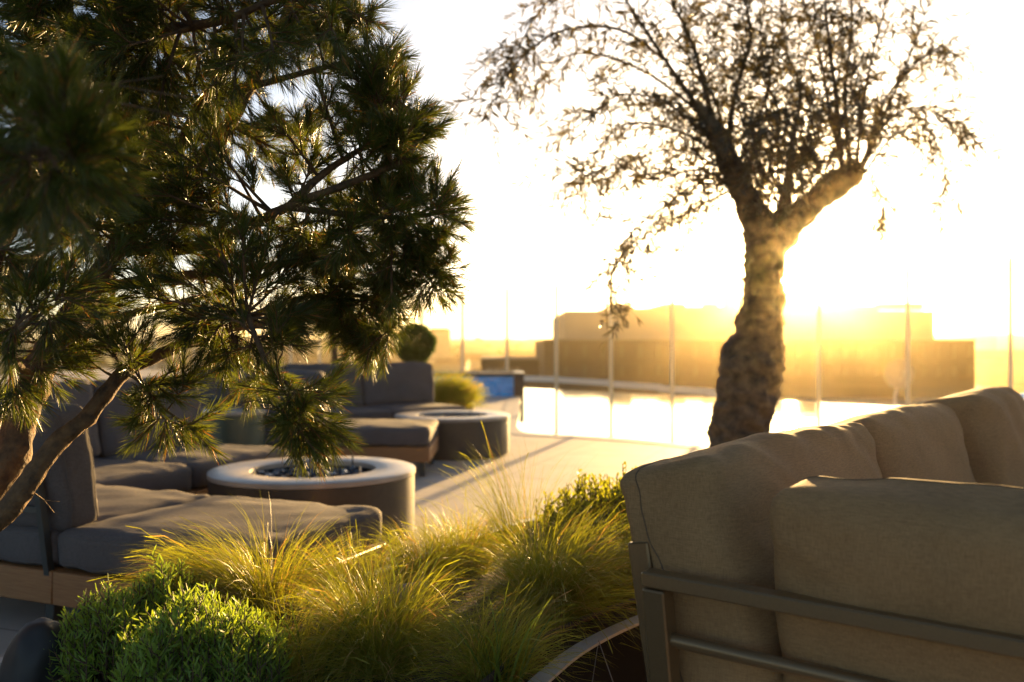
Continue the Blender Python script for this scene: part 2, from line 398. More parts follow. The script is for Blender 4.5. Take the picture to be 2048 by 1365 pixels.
for px, h_ in ((1290, 2.4), (1700, 3.0), (1812, 1.6)):
    MB().tube([(PB(px, bd+5)-B1.location.x, 5, ZB(622, bd+5)+14.2), (PB(px, bd+5)-B1.location.x, 5, ZB(622, bd+5)+14.2+h_)], .05, 6).build('mast', M_frame_d, B1)
for px, ww in ((1240, 2.2), (1420, 1.4), (1780, 2.6), (1830, 1.2)):
    MB().box((PB(px, bd+4)-B1.location.x, 4, ZB(621, bd+4)+14.2+.35), (ww, 1.2, .7), bev=.03).build('roof_plant', M_roofp, B1, smooth=False)
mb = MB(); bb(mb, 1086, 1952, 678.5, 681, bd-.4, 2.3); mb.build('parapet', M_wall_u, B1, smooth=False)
mb = MB(); bb(mb, 1128, 1206, 634, 648, bd+1, .9) ; 
def win(x0, x1, y0, y1, d=bd-.12):
    fr = MB(); 
    X0, X1, Z0, Z1 = PB(x0, d)-B1.location.x, PB(x1, d)-B1.location.x, ZB(y1, d)+14.2, ZB(y0, d)+14.2
    cx, cz, ww, hh = (X0+X1)/2, (Z0+Z1)/2, X1-X0, Z1-Z0; yy = d-bd
    for sx in (-1, 1): fr.box((cx+sx*(ww/2+.05), yy, cz), (.1, .3, hh+.2))
    for sz in (-1, 1): fr.box((cx, yy-.003, cz+sz*(hh/2+.05)), (ww, .3, .1))
    f = fr.build('window', M_wall_l, B1, smooth=False)
    p = MB().box((cx, yy+.05, cz), (ww, .06, hh)); p.build('pane', M_glassd, f, smooth=False)
for px in list(range(1130, 1440, 37))+list(range(1596, 1940, 31)):
    win(px, px+5, 690, 716); win(px, px+5, 731, 752)
# low dark wing
B2 = thing('low_wing', 'low dark flat roofed annex left of the big stepped building', 'building', (PB(1035, 100), 100, -14.2))
mb = MB(); mb.box((0, 6, 6.1+.8), (PB(1115, 100)-PB(968, 100), 9, 13.8-.7)); mb.build('wall', M_wall_l, B2, smooth=False)
mb = MB(); mb.box((0, 6, 13.55), (8.4, 9.4, .25)); mb.build('roof', M_wall_u, B2, smooth=False)
for k in range(5):
    f = MB().box((-3.2+k*.8, 1.45, 11.9), (.5, .2, 1.2)).build('window', M_wall_u, B2, smooth=False)
    MB().box((-3.2+k*.8, 1.33, 11.9), (.36, .06, 1.0)).build('pane', M_glassd, f, smooth=False)
# neighbouring flat roof below the terrace
B3 = thing('flat_roofed_hall', 'long pale flat roof just beyond the glass fence, below the terrace', 'building', (18, 60, -14.2))
MB().box((0, 0, 5.0), (74, 46, 10)).build('wall', M_wall_l, B3, smooth=False)
MB().box((0, 0, 10.1), (75, 47, .2)).build('roof', M_roofp, B3, smooth=False)
mb = MB(); mb2 = MB(); pts = [W(1045, 757, 70), W(1120, 760, 68), W(1220, 767, 63), W(1320, 777, 58), W(1420, 785, 54), W(1500, 790, 52)]
for a, b in zip(pts, pts[1:]):
    m_ = (a+b)/2-Vector((18, 60, -14.2)); v = b-a; zt = 10.2
    mb.box((m_.x, m_.y, m_.z), (Vector((v.x, v.y)).length+.02, .35, .38), Matrix.Rotation(math.atan2(v.y, v.x), 3, 'Z'))
    mb2.box((m_.x, m_.y, (m_.z+10.0)/2-.1), (Vector((v.x, v.y)).length+.01, .25, m_.z-10.2), Matrix.Rotation(math.atan2(v.y, v.x), 3, 'Z'))
mb.build('parapet_cap', M_white, B3, smooth=False); mb2.build('parapet', M_wall_l, B3, smooth=False)
for k, (px, d, sx, sy, sz) in enumerate([(1235, 60, 2.5, 1.4, .8), (1690, 58, 3.0, 2, .8), (1890, 66, 3.4, 2, .8), (1970, 60, 4, 3, .6), (1400, 64, 2, 2, .7), (1745, 50, 1.3, .9, .9)]):
    tag(MB().box((0, 0, sz/2), (sx, sy, sz), bev=.04).build('roof_unit', M_roofp),
        ['grey air handling box on the pale roof left of the olive trunk', 'grey air handling box on the pale roof just right of the sun reflection',
         'wide grey box on the pale roof right of the satellite dish', 'widest low grey box on the pale roof at the right edge',
         'small grey box on the pale roof close left of the olive trunk', 'smallest grey box on the pale roof directly left of the satellite dish'][k], 'roof unit', 'boxes on the pale roof').location = (PB(px, d), d, -3.98)
# satellite dish
DZ = 1.15
DS = thing('satellite_dish', 'white satellite dish tilted up on the pale roof beyond the fence', 'dish', (PB(1790, 40), 40, -3.98))
mb = MB(); mb.lathe([(0, 0), (.2, .02), (.45, .1), (.62, .2), (.62, .23), (.45, .13), (.2, .05), (0, .03)], 36)
MM = Matrix.Rotation(R(-28), 3, 'Z') @ Matrix.Rotation(R(63), 3, 'X')
mb.v = [tuple(MM @ Vector((x, y*1.15, z))+Vector((.2, 0, 2.5+DZ))) for x, y, z in mb.v]; mb.build('reflector', M_roofp, DS)
MB().tube([(0, 0, 0), (0, 0, 1.6+DZ), (.2, .05, 2.4+DZ)], .07).build('mast', M_white, DS)
MB().tube([(.2, 0, 2.1+DZ), (.1, -.75, 2.8+DZ)], .025).build('feed_arm', M_white, DS)

# ------------------------------------------------------------------ glass fence
GF = thing('glass_fence', 'tall frameless glass wind screen with slim pale posts along the far pool edge', 'fence', FP(0))
fz = math.atan2(fd.y, fd.x); FR = Matrix.Rotation(fz, 3, 'Z'); FH = 2.62
for t in range(-11, 13):
    p = FP(t)-FP(0)
    mb = MB(); mb.box(p+Vector((0, 0, FH/2-.1)), (.055, .09, FH+.2), FR, bev=.008); mb.build('post', M_post, GF)
    if t < 12:
        q = FP(t+.5)-FP(0)
        mb = MB(); mb.box(q+Vector((0, 0, FH/2-.03)), (1.72-.075, .014, FH-.1), FR); mb.build('glass_panel', M_pane, GF, smooth=False)

# ------------------------------------------------------------------ raised spa at the left end of the pool
sp = thing('raised_spa', 'raised blue tiled spa with black coping at the left end of the pool', 'spa', (-1.35, 19.9, 0))
MB().box((0, -.4, .2), (2.85, .3, .46), bev=.01).build('front_wall', M_spab, sp)
MB().box((0, -.4, .47), (2.95, .42, .07), bev=.01).build('coping', M_black, sp)
mb = MB(); mb.box((1.5, .1, .22), (.22, 1.5, .56), bev=.01); mb.box((0, 1.0, .22), (2.9, .2, .56)); mb.box((-1.5, .2, .22), (.2, 1.4, .56)); mb.build('side_wall', M_black, sp)
MB().box((0, .35, .22), (2.78, 1.1, .4)).build('water', M_water, sp)

# ------------------------------------------------------------------ cushions and sofas
def cushion_mb(sx, sy, sz, r=.045, puff=.03, n=18, wr=.006, seed=0, side=.35, kf=.13):
    """rounded, puffed box; sz is the thin axis when puffed in z; centred"""
    mb = MB(); idx = {}; vs = []; fs = []
    def vid(i, j, k):
        if (i, j, k) in idx: return idx[(i, j, k)]
        p = [-1+2*i/n, -1+2*j/n, -1+2*k/n]
        # concentrate the rows towards the edges
        p = [math.copysign(abs(q)**.75, q) if q else 0 for q in p]
        h = (sx/2, sy/2, sz/2); c = []; o = []
        for q, hh in zip(p, h):
            rr = min(r, hh*.98); x = q*hh; cc = max(-(hh-rr), min(hh-rr, x)); c.append(cc); o.append(x-cc)
        ov = Vector(o)
        if ov.length > 1e-9: ov = ov.normalized()*min(r, min(h)*.98)
        v = Vector(c)+ov
        u_, w_ = v.x/h[0], v.y/h[1]
        fall = max(0, (1-u_**4))*max(0, 1-w_**4)
        v.z += math.copysign(1, v.z)*puff*fall*min(1, abs(v.z)/h[2]) if abs(v.z) > 1e-6 else 0
        t_ = max(-1, min(1, c[2]/h[2]))
        v.x += math.copysign(1, v.x)*puff*side*max(0, 1-w_*w_)*max(0, 1-t_*t_)*min(1, abs(u_))**6
        v.y += math.copysign(1, v.y)*puff*side*max(0, 1-u_*u_)*max(0, 1-t_*t_)*min(1, abs(w_))**6
        ed = 1-min(1, (1-max(abs(u_), abs(w_)))/.5)
        v.z += wr*(1+1.3*ed)*(noise.noise(Vector((v.x*7+seed*3, v.y*7, v.z*3+seed)))+.5*noise.noise(Vector((v.x*19, v.y*19+seed, 0))))
        v.x += wr*1.2*noise.noise(Vector((v.y*8, v.z*8, seed+7))); v.y += wr*1.2*noise.noise(Vector((v.x*8, v.z*8, seed+17)))
        idx[(i, j, k)] = len(vs); vs.append(v); return idx[(i, j, k)]
    for a in range(n):
        for b in range(n):
            for q in (0, n):
                fs.append((vid(a, b, q), vid(a+1, b, q), vid(a+1, b+1, q), vid(a, b+1, q)))
                fs.append((vid(a, q, b), vid(a+1, q, b), vid(a+1, q, b+1), vid(a, q, b+1)))
                fs.append((vid(q, a, b), vid(q, a+1, b), vid(q, a+1, b+1), vid(q, a, b+1)))
    per = [(i, 0) for i in range(n)]+[(n, j) for j in range(n)]+[(i, n) for i in range(n, 0, -1)]+[(0, j) for j in range(n, 0, -1)]
    kk = max(1, round(n*kf)); mb.loops = [[vs[vid(i, j, k)].copy() for i, j in per] for k in (kk, n-kk)]
    mb.add(vs, fs); return mb
def cushion(name, parent, size, M, fab, pip, seed=0, r=.05, puff=.03, wr=.006, n=18, seams=(0, 1), kf=.13):
    mb = cushion_mb(*size, r=r, puff=puff, wr=wr, seed=seed, n=n, kf=kf); lps = mb.loops; mb.v = [tuple(M @ Vector(v)) for v in mb.v]
    o = mb.build(name, fab, parent, angle=180)
    sm = MB()
    for lp in [lps[k] for k in seams]: sm.tube(lp+[lp[0]], .0017 if len(seams) == 1 else .0022, 5, cap=False)
    sm.v = [tuple(M @ Vector(v)) for v in sm.v]; sm.build('piping', pip, o)
    return o
SW = .94
def seat_module(label, p, ang, back=None, fab=None, group='grey modular sofa sections', seed=0, name='sofa_section', width=SW):
    """p: corner; local x runs along ang (width), local y = depth; back 'y1' behind at y=depth, 'y0' at y=0."""
    fab = fab or M_grey; pip = M_pipeg
    t = thing(name, label, 'sofa', (p[0], p[1], 0), ang, group)
    # teak skirt boards
    mb = MB()
    mb.box((width/2, .012+.0, .195), (width-.004, .024, .13), bev=.004); mb.box((width/2, SW-.012, .195), (width-.004, .024, .13), bev=.004)
    mb.box((.014, SW/2, .195), (.024, SW-.052, .128), bev=.004); mb.box((width-.014, SW/2, .195), (.024, SW-.052, .128), bev=.004)
    mb.box((width/2, SW/2, .25), (width-.06, SW-.06, .016)); mb.build('teak_base', M_teak, t)
    for x in (.07, width-.07):
        for y in (.07, SW-.07): MB().box((x, y, .0655), (.05, .05, .13), bev=.004).build('leg', M_frame_d, t)
    cd = SW-.0 if not back else SW
    cushion('seat_cushion', t, (width-.008, cd-.008, .155), Matrix.Translation((width/2, SW/2, .342)), fab, pip, seed, r=.04, puff=.012, wr=.006, n=20)
    if back:
        s = 1 if back == 'y1' else -1; yb = SW-.02 if back == 'y1' else .02
        # frame behind the back cushion, leaning outwards
        fm = MB(); ln = R(9)*s
        up = lambda h: Vector((0, math.tan(ln)*(h-.26), 0))
        for x in (.03, width-.03): fm.tube([Vector((x, yb, .2)), Vector((x, yb, .70))+up(.70)], .02, 4)
        for h in (.68, .50): fm.tube([Vector((.02, yb, h))+up(h), Vector((width-.02, yb, h))+up(h)], .017, 4)
        fm.build('back_frame', M_frame_d, t, angle=30)
        M = Matrix.Translation((width/2+(.06 if back == 'y0' else 0), yb-s*(.085)+.02*s, .655)) @ Matrix.Rotation(-ln*1.15, 4, 'X') @ Matrix.Rotation(R(90), 4, 'X')
        cushion('back_cushion', t, (width-.02, .50, .17), M, fab, pip, seed+5, r=.045, puff=.03, wr=.009, n=20)
    return t
a_ang = math.atan2(.92, .39); b_ang = math.atan2(-.39, .92)
av = Vector((.39, .92)); bv = Vector((.92, -.39)); L = Vector((-1.79, 3.5))
seat_module('grey square ottoman seat nearest the camera behind the feather grass', L, b_ang, seed=1)
seat_module('grey corner sofa section with its back to us behind the pine trunks', L-bv*SW, b_ang, 'y0', seed=2)
K = Vector((-1.9, 5.4))
# left row faces +b: its width runs along -a so that depth goes to -b ... width along a, depth to the left
def row_module(label, corner, seed):
    return seat_module(label, corner, a_ang, 'y1', seed=seed)
row_module('grey sofa section at left, facing the front fire pit, nearer one of the pair', K-av*SW, 3)
row_module('grey sofa section at left, facing the front fire pit, beside the round side table', K, 4)
seat_module('grey ottoman seat on teak between the two fire pits', (-1.64, 7.66), R(0), seed=6)
seat_module('grey sofa section with its back to us behind the round side table', (-2.6, 7.68), R(0), 'y0', seed=7)
cvd = Vector((.83, .56)); cn = Vector((.56, -.83)); ca = math.atan2(.56, .83)
N0 = Vector((-1.70, 10.40))+cn*.75
for k, lab in ((0, 'far grey sofa section right of its pair, beside the rear fire pit'), (-1, 'far grey sofa section left of its pair, partly behind pine needles'), (-2, 'far grey sofa section furthest left, mostly hidden by the pine')):
    q = N0+cvd*SW*k
    seat_module(lab, q, ca, 'y1', seed=10+k)

# the near right-hand corner sofa
G0 = Vector((.335, 1.89)); dn = Vector((.785, -.62)); dr = Vector((.62, .785))
def lean_mat(x, y, z, lean): return Matrix.Translation((x, y, z)) @ Matrix.Rotation(lean, 4, 'X') @ Matrix.Rotation(R(90), 4, 'X')
# section A: back towards the camera. local x along dn, local y = dr (inwards, away from camera)
A_ang = math.atan2(dn.y, dn.x); LW = 1.55
tA = thing('corner_sofa', 'taupe sofa section with metal back frame towards the camera at right', 'sofa', (G0.x, G0.y, 0), A_ang, 'taupe modular sofa at right')
ln = R(10)
def bar(mb, p, q, wdt, hgt, ups=Vector((0, 0, 1))):
    p, q = Vector(p), Vector(q); x = (q-p).normalized(); y = ups.cross(x).normalized(); z = x.cross(y)
    M = Matrix((x, y, z)).transposed(); mb.box((p+q)/2, ((q-p).length, wdt, hgt), M, bev=.0035)
yo = lambda h: -math.tan(ln)*(h-.26)
fm = MB(); bar(fm, (-.02, yo(.67), .67), (LW, yo(.67), .67), .045, .03); fm.build('top_rail', M_frame, tA, angle=30)
for x in (.005, LW-.02):
    fm = MB(); bar(fm, (x, yo(.06), .02), (x, yo(.653), .653), .045, .05, Vector((1, 0, 0))); fm.build('back_post', M_frame, tA, angle=30)
fm = MB(); fm.tube([(.03, yo(.545)+.0, .545), (LW-.045, yo(.545), .545)], .0145, 20); fm.build('lower_tube', M_frame, tA)
fm = MB(); bar(fm, (.03, 0, .30), (LW-.045, 0, .30), .03, .06); bar(fm, (.03, .86, .30), (LW-.045, .86, .30), .03, .06); fm.build('base_rail', M_frame, tA, angle=30)
for x in (.03, LW-.05): MB().box((x, .86, .135), (.05, .05, .27), bev=.004).build('leg', M_frame, tA)
MB().box((.06, .012, .505), (.014, .02, .014), bev=.004).build('end_stud', M_coat_w, tA)
cushion('seat_cushion', tA, (LW-.06, .86, .16), Matrix.Translation((LW/2+.0, .45, .41)), M_taupe, M_pipe, 21, r=.05, puff=.02)
cushion('back_cushion', tA, (.90, .56, .19), lean_mat(.68, .075, .605, R(11)), M_taupe, M_pipe, 22, r=.05, puff=.028, wr=.007, n=40, seams=(0,), kf=.3)
# section B: row running away to the right. local x along dr, back at local y>0 (outwards, to the left)
B_ang = math.atan2(dr.y, dr.x)
tB = thing('corner_sofa', 'long taupe sofa row with pillowy back cushions running away towards the pool', 'sofa', (G0.x, G0.y, 0), B_ang, 'taupe modular sofa at right')
RL = 2.15
yb = lambda h: math.tan(ln)*(h-.26)+.0
fm = MB(); bar(fm, (.03, yb(.67), .67), (RL, yb(.67), .67), .045, .03); fm.build('top_rail', M_frame, tB, angle=30)
for x in (0.02, 1.05, RL):
    fm = MB(); bar(fm, (x, yb(.06), .02), (x, yb(.72), .72 if x < .1 else .65), .05, .05, Vector((1, 0, 0))); fm.build('back_post', M_frame, tB, angle=30)
fm = MB(); bar(fm, (.05, 0, .30), (RL-.04, 0, .30), .03, .06); fm.build('base_rail', M_frame, tB, angle=30)
cushion('seat_cushion', tB, (RL-.95, .84, .16), Matrix.Translation((.95+(RL-.95)/2, -.46, .41)), M_taupe, M_pipe, 23, r=.05, puff=.02)
cushion('back_cushion', tB, (1.06, .60, .23), lean_mat(.54, -.045, .60, R(-16)), M_taupe, M_pipe, 24, r=.034, puff=.055, wr=.010, n=40, seams=(0,), kf=.3)
cushion('back_cushion', tB, (1.02, .60, .23), lean_mat(1.59, -.055, .61, R(-15)), M_taupe, M_pipe, 25, r=.06, puff=.04, wr=.008, n=30, seams=(0,))
G1 = G0+dr*2.2
tC = thing('corner_sofa', 'farthest taupe sofa section at the right edge, one upright cushion', 'sofa', (G1.x, G1.y, 0), B_ang, 'taupe modular sofa at right')
fm = MB(); bar(fm, (.03, yb(.67), .67), (.9, yb(.67), .67), .045, .03); fm.build('top_rail', M_frame, tC, angle=30)
for x in (.03, .92):
    fm = MB(); bar(fm, (x, yb(.06), .02), (x, yb(.65), .65), .05, .05, Vector((1, 0, 0))); fm.build('back_post', M_frame, tC, angle=30)
cushion('seat_cushion', tC, (.92, .84, .16), Matrix.Translation((.48, -.46, .41)), M_taupe, M_pipe, 26, r=.05, puff=.02)
cushion('back_cushion', tC, (.90, .60, .26), lean_mat(.40, -.12, .635, R(-15)), M_taupe, M_pipe, 27, r=.06, puff=.045, wr=.010, n=28, seams=(0,))
fm = MB(); bar(fm, (.03, 0, .30), (.9, 0, .30), .03, .06); fm.build('base_rail', M_frame, tC, angle=30)

# pool hand rail at the right edge
hr = MB(); q = Vector((3.13, 5.6, 0)); hr.tube([q+Vector(v) for v in ((0, 0, 0), (0, 0, .6), (.04, .06, .72), (.18, .25, .80), (.4, .5, .80), (.5, .65, .7), (.52, .7, 0))], .02, 10)
tag(hr.build('pool_handrail', M_chrome), 'bent chrome pool handrail at the extreme right edge', 'handrail')

# ------------------------------------------------------------------ fire pits and side table
def fire_pit(label, x, y, rr=.60, h=.405, inner=.365, seed=0):
    t = thing('fire_pit', label, 'fire pit', (x, y, 0), 0, 'round fire pit tables')
    MB().lathe([(rr-.03, .0), (rr-.03, .02), (rr-.006, .022), (rr-.006, h-.034), (rr-.03, h-.034)], 96).build('drum', M_pit, t)
    MB().lathe([(inner, h-.03), (rr-.004, h-.03), (rr, h-.026), (rr, h-.003), (rr-.004, h), (inner+.004, h), (inner, h-.003), (inner, h-.03)], 96).build('rim', M_pittop, t)
    MB().lathe([(inner+.012, h-.034), (inner+.012, h-.07), (inner-.02, h-.075), (0, h-.075)], 64).build('burner_pan', M_black, t)
    mb = MB(); rnd = random.Random(seed)
    for i in range(330):
        a = rnd.uniform(0, 6.28); q = (inner-.03)*math.sqrt(rnd.random()); s = rnd.uniform(.014, .028)
        ico(mb, (q*math.cos(a), q*math.sin(a), h-.062+rnd.uniform(0, .03)), s, 1, (1, 1, .8), .5, 1.3, i)
    o = mb.build('fire_glass', M_lava, t, smooth=False); tag(o, kind='stuff')
    for a in (215, 330, 60):
        MB().tube([(inner*.97*math.cos(R(a)), inner*.97*math.sin(R(a)), h-.05), (inner*.97*math.cos(R(a)), inner*.97*math.sin(R(a)), h+.035)], .006, 8).build('glass_clip', M_chrome, t)
    return t
fire_pit('round fire pit with pale rim in front, tucked between the grey sofas', -1.175, 5.33, seed=1)
fire_pit('round fire pit with pale rim at the back, beside the pool edge', -.62, 9.35, seed=2)
tt = thing('side_table', 'round grey drum side table beside the left sofa row', 'side table', (-2.22, 7.2, 0))
MB().lathe([(0, .0), (.235, .0), (.235, .585), (0, .585)], 48).build('drum', M_tab, tt, angle=30)
MB().lathe([(0, .587), (.25, .587), (.25, .612), (0, .612)], 48).build('table_top', M_pittop, tt, angle=30)

# ------------------------------------------------------------------ planters
def ring_planter(name, label, pts, h, wall, soil_z, rimw=.045):
    n = len(pts); t = thing(name, label, 'planter', (0, 0, 0))
    ins = []
    cx = sum(p[0] for p in pts)/n; cy = sum(p[1] for p in pts)/n
    for i, p in enumerate(pts):
        a = Vector(pts[i-1]); b = Vector(pts[(i+1) % n]); tg = (b-a).normalized(); nn = Vector((-tg.y, tg.x)); ins.append(Vector(p)+nn*rimw)
    vs = []; fs = []
    for p, q in zip(pts, ins): vs += [(p[0], p[1], h-.008), (p[0], p[1], h), (q.x, q.y, h), (q.x, q.y, soil_z-.05)]
    for i in range(n):
        j = (i+1) % n
        for k in range(3): fs.append((i*4+k, j*4+k, j*4+k+1, i*4+k+1))
    mb = MB(); mb.add(vs, fs); mb.build('rim', M_steel, t, angle=30)
    wv_ = []; wf_ = []
    for p, q in zip(pts, ins): wv_ += [(p[0]*.9+q.x*.1, p[1]*.9+q.y*.1, .004), (p[0]*.9+q.x*.1, p[1]*.9+q.y*.1, h-.004)]
    for i in range(n): j = (i+1) % n; wf_.append((i*2, j*2, j*2+1, i*2+1))
    mb = MB(); mb.add(wv_, wf_); mb.build('wall', M_wall_shade, t)
    mb = MB(); vs = [(cx, cy, soil_z+.02)]; rings = 14
    for k in range(1, rings+1):
        f = k/rings
        for q in ins:
            x, y = cx+(q.x-cx)*f, cy+(q.y-cy)*f
            vs.append((x, y, soil_z+.018*noise.noise(Vector((x*9, y*9, 0)))+.02*noise.noise(Vector((x*2.5, y*2.5, 4)))))
    fs = [(0, 1+i, 1+(i+1) % n) for i in range(n)]
    for k in range(rings-1):
        for i in range(n): fs.append((1+k*n+i, 1+(k+1)*n+i, 1+(k+1)*n+(i+1) % n, 1+k*n+(i+1) % n))
    mb.add(vs, fs); mb.build('soil', M_soil, t); return t
def closed_smooth(pts, k=3):
    for _ in range(k):
        q = []
        for i in range(len(pts)):
            a, b = pts[i], pts[(i+1) % len(pts)]
            q += [(a[0]*.75+b[0]*.25, a[1]*.75+b[1]*.25), (a[0]*.25+b[0]*.75, a[1]*.25+b[1]*.75)]
        pts = q
    return pts
SZ = .29
PL = closed_smooth([(-2.5, 1.2), (-1.2, .95), (-.3, 1.35), (-.02, 1.92), (.09, 2.19), (.20, 2.42), (.385, 2.66), (.68, 2.95), (.9, 3.4), (.9, 3.95), (.6, 4.35), (.1, 4.3), (-.25, 3.7), (-.62, 3.02), (-1.0, 2.66), (-1.2, 2.38), (-1.6, 2.27), (-2.4, 2.27)])
ring_planter('curved_planter', 'large curved steel edged planter bed filling the foreground', PL, .33, .05, SZ)
# drip hose following the rim
ds = [Vector(p) for p in PL]; cen = Vector((-.3, 2.6)); hp = []
for i, p in enumerate(ds):
    if p.x > -.15 and 1.6 < p.y < 3.6: 
        a = ds[i-1]; b = ds[(i+1) % len(ds)]; tg = (b-a).normalized(); nn = Vector((-tg.y, tg.x)); q = p+nn*.13; hp.append(Vector((q.x, q.y, SZ+.045)))
tag(MB().tube(hp, .011, 10).build('drip_hose', M_hose), 'brown drip hose lying inside the curved steel rim', 'hose')
c0 = W(1197, 1290, 2.47)
tag(MB().tube([c0+Vector((0, 0, .01)), c0+Vector((-.03, -.07, -.12)), c0+Vector((-.06, -.12, -.30))], .0012, 5)
    .tube([c0+Vector((0, 0, .012)), c0+Vector((.04, -.05, -.1)), c0+Vector((.09, -.1, -.30))], .0015, 5).build('wire_tie', M_stone), 'thin pale wire looped over the planter rim', 'wire')
# flat stone / boulder
mb = MB(); ico(mb, (0, 0, 0), .075, 3, (1.2, .8, .35), .15, 1.5, 3); o = mb.build('flat_stone', M_stone); o.location = W(800, 1168, 2.75); o.location.z = SZ+.09
tag(o, 'flat grey stone cap showing between the feather grass tufts', 'stone')
o.rotation_euler = (0, R(-12), R(20))
mb = MB(); ico(mb, (0, 0, 0), .13, 4, (.62, .7, 1.3), .1, 1.1, 8); o = mb.build('boulder', M_bould); o.location = (-1.21, 2.27, SZ+.0)
o.rotation_euler = (R(6), R(12), 0)
tag(o, 'smooth dark upright boulder in the bottom left corner', 'boulder')
def small_planter(label, c, r, h):
    pts = [(c[0]+r*math.cos(2*math.pi*k/48), c[1]+r*math.sin(2*math.pi*k/48)) for k in range(48)]
    return ring_planter('round_planter', label, pts, h, .04, h-.04)
small_planter('low round planter behind the far sofas holding the ball topiary', (-1.38, 13.6), .82, .25)
small_planter('low round planter by the pool under the olive tree', (1.55, 6.0), .55, .25)
small_planter('low round planter behind the far left sofas', (-2.9, 12.6), .6, .25)

# ------------------------------------------------------------------ foliage generators
def shoot_needles(B, D, Ls, per, nl=(.045, .065), w=.0009, droop=.15, spread=(20, 55)):
    """B base (n,3), D dir (n,3), Ls lengths -> arrays of needle centre lines and widths"""
    n = len(B); k = per; N = n*k
    b = np.repeat(B, k, 0); d = unit(np.repeat(D, k, 0)); L_ = np.repeat(Ls, k)
    t = rng.random(N)**.8*1.0
    pos = b+d*(L_*t)[:, None]
    rnd = unit(rng.normal(size=(N, 3))); rad = unit(rnd-d*np.sum(rnd*d, 1, keepdims=True))
    ang = np.radians(rng.uniform(*spread, N))*(1-.45*t)
    nd = d*np.cos(ang)[:, None]+rad*np.sin(ang)[:, None]
    ln_ = rng.uniform(*nl, N)*(1-.15*t)
    up = np.array([0, 0, 1.])
    mid = pos+nd*(ln_*.5)[:, None]+d*(ln_*.03)[:, None]
    tip = pos+nd*(ln_*1.0)[:, None]+d*(ln_*.12)[:, None]-up*(ln_*droop*.15)[:, None]
    wv = unit(np.cross(nd, rng.normal(size=(N, 3))))*w
    P = np.stack([pos, mid, tip], 1); Wv = np.stack([wv*.8, wv, wv*.15], 1)
    return P, Wv
def catmull(pts, n=6):
    pts = [Vector(p) for p in pts]; out = []
    q = [pts[0]*2-pts[1]]+pts+[pts[-1]*2-pts[-2]]
    for i in range(1, len(q)-2):
        for k in range(n):
            t = k/n; a, b, c, d = q[i-1], q[i], q[i+1], q[i+2]
            out.append(.5*((2*b)+(c-a)*t+(2*a-5*b+4*c-d)*t*t+(3*b-a-3*c+d)*t**3))
    out.append(pts[-1]); return out
def lerp_r(r0, r1, n): return [r0+(r1-r0)*i/(n-1) for i in range(n)]

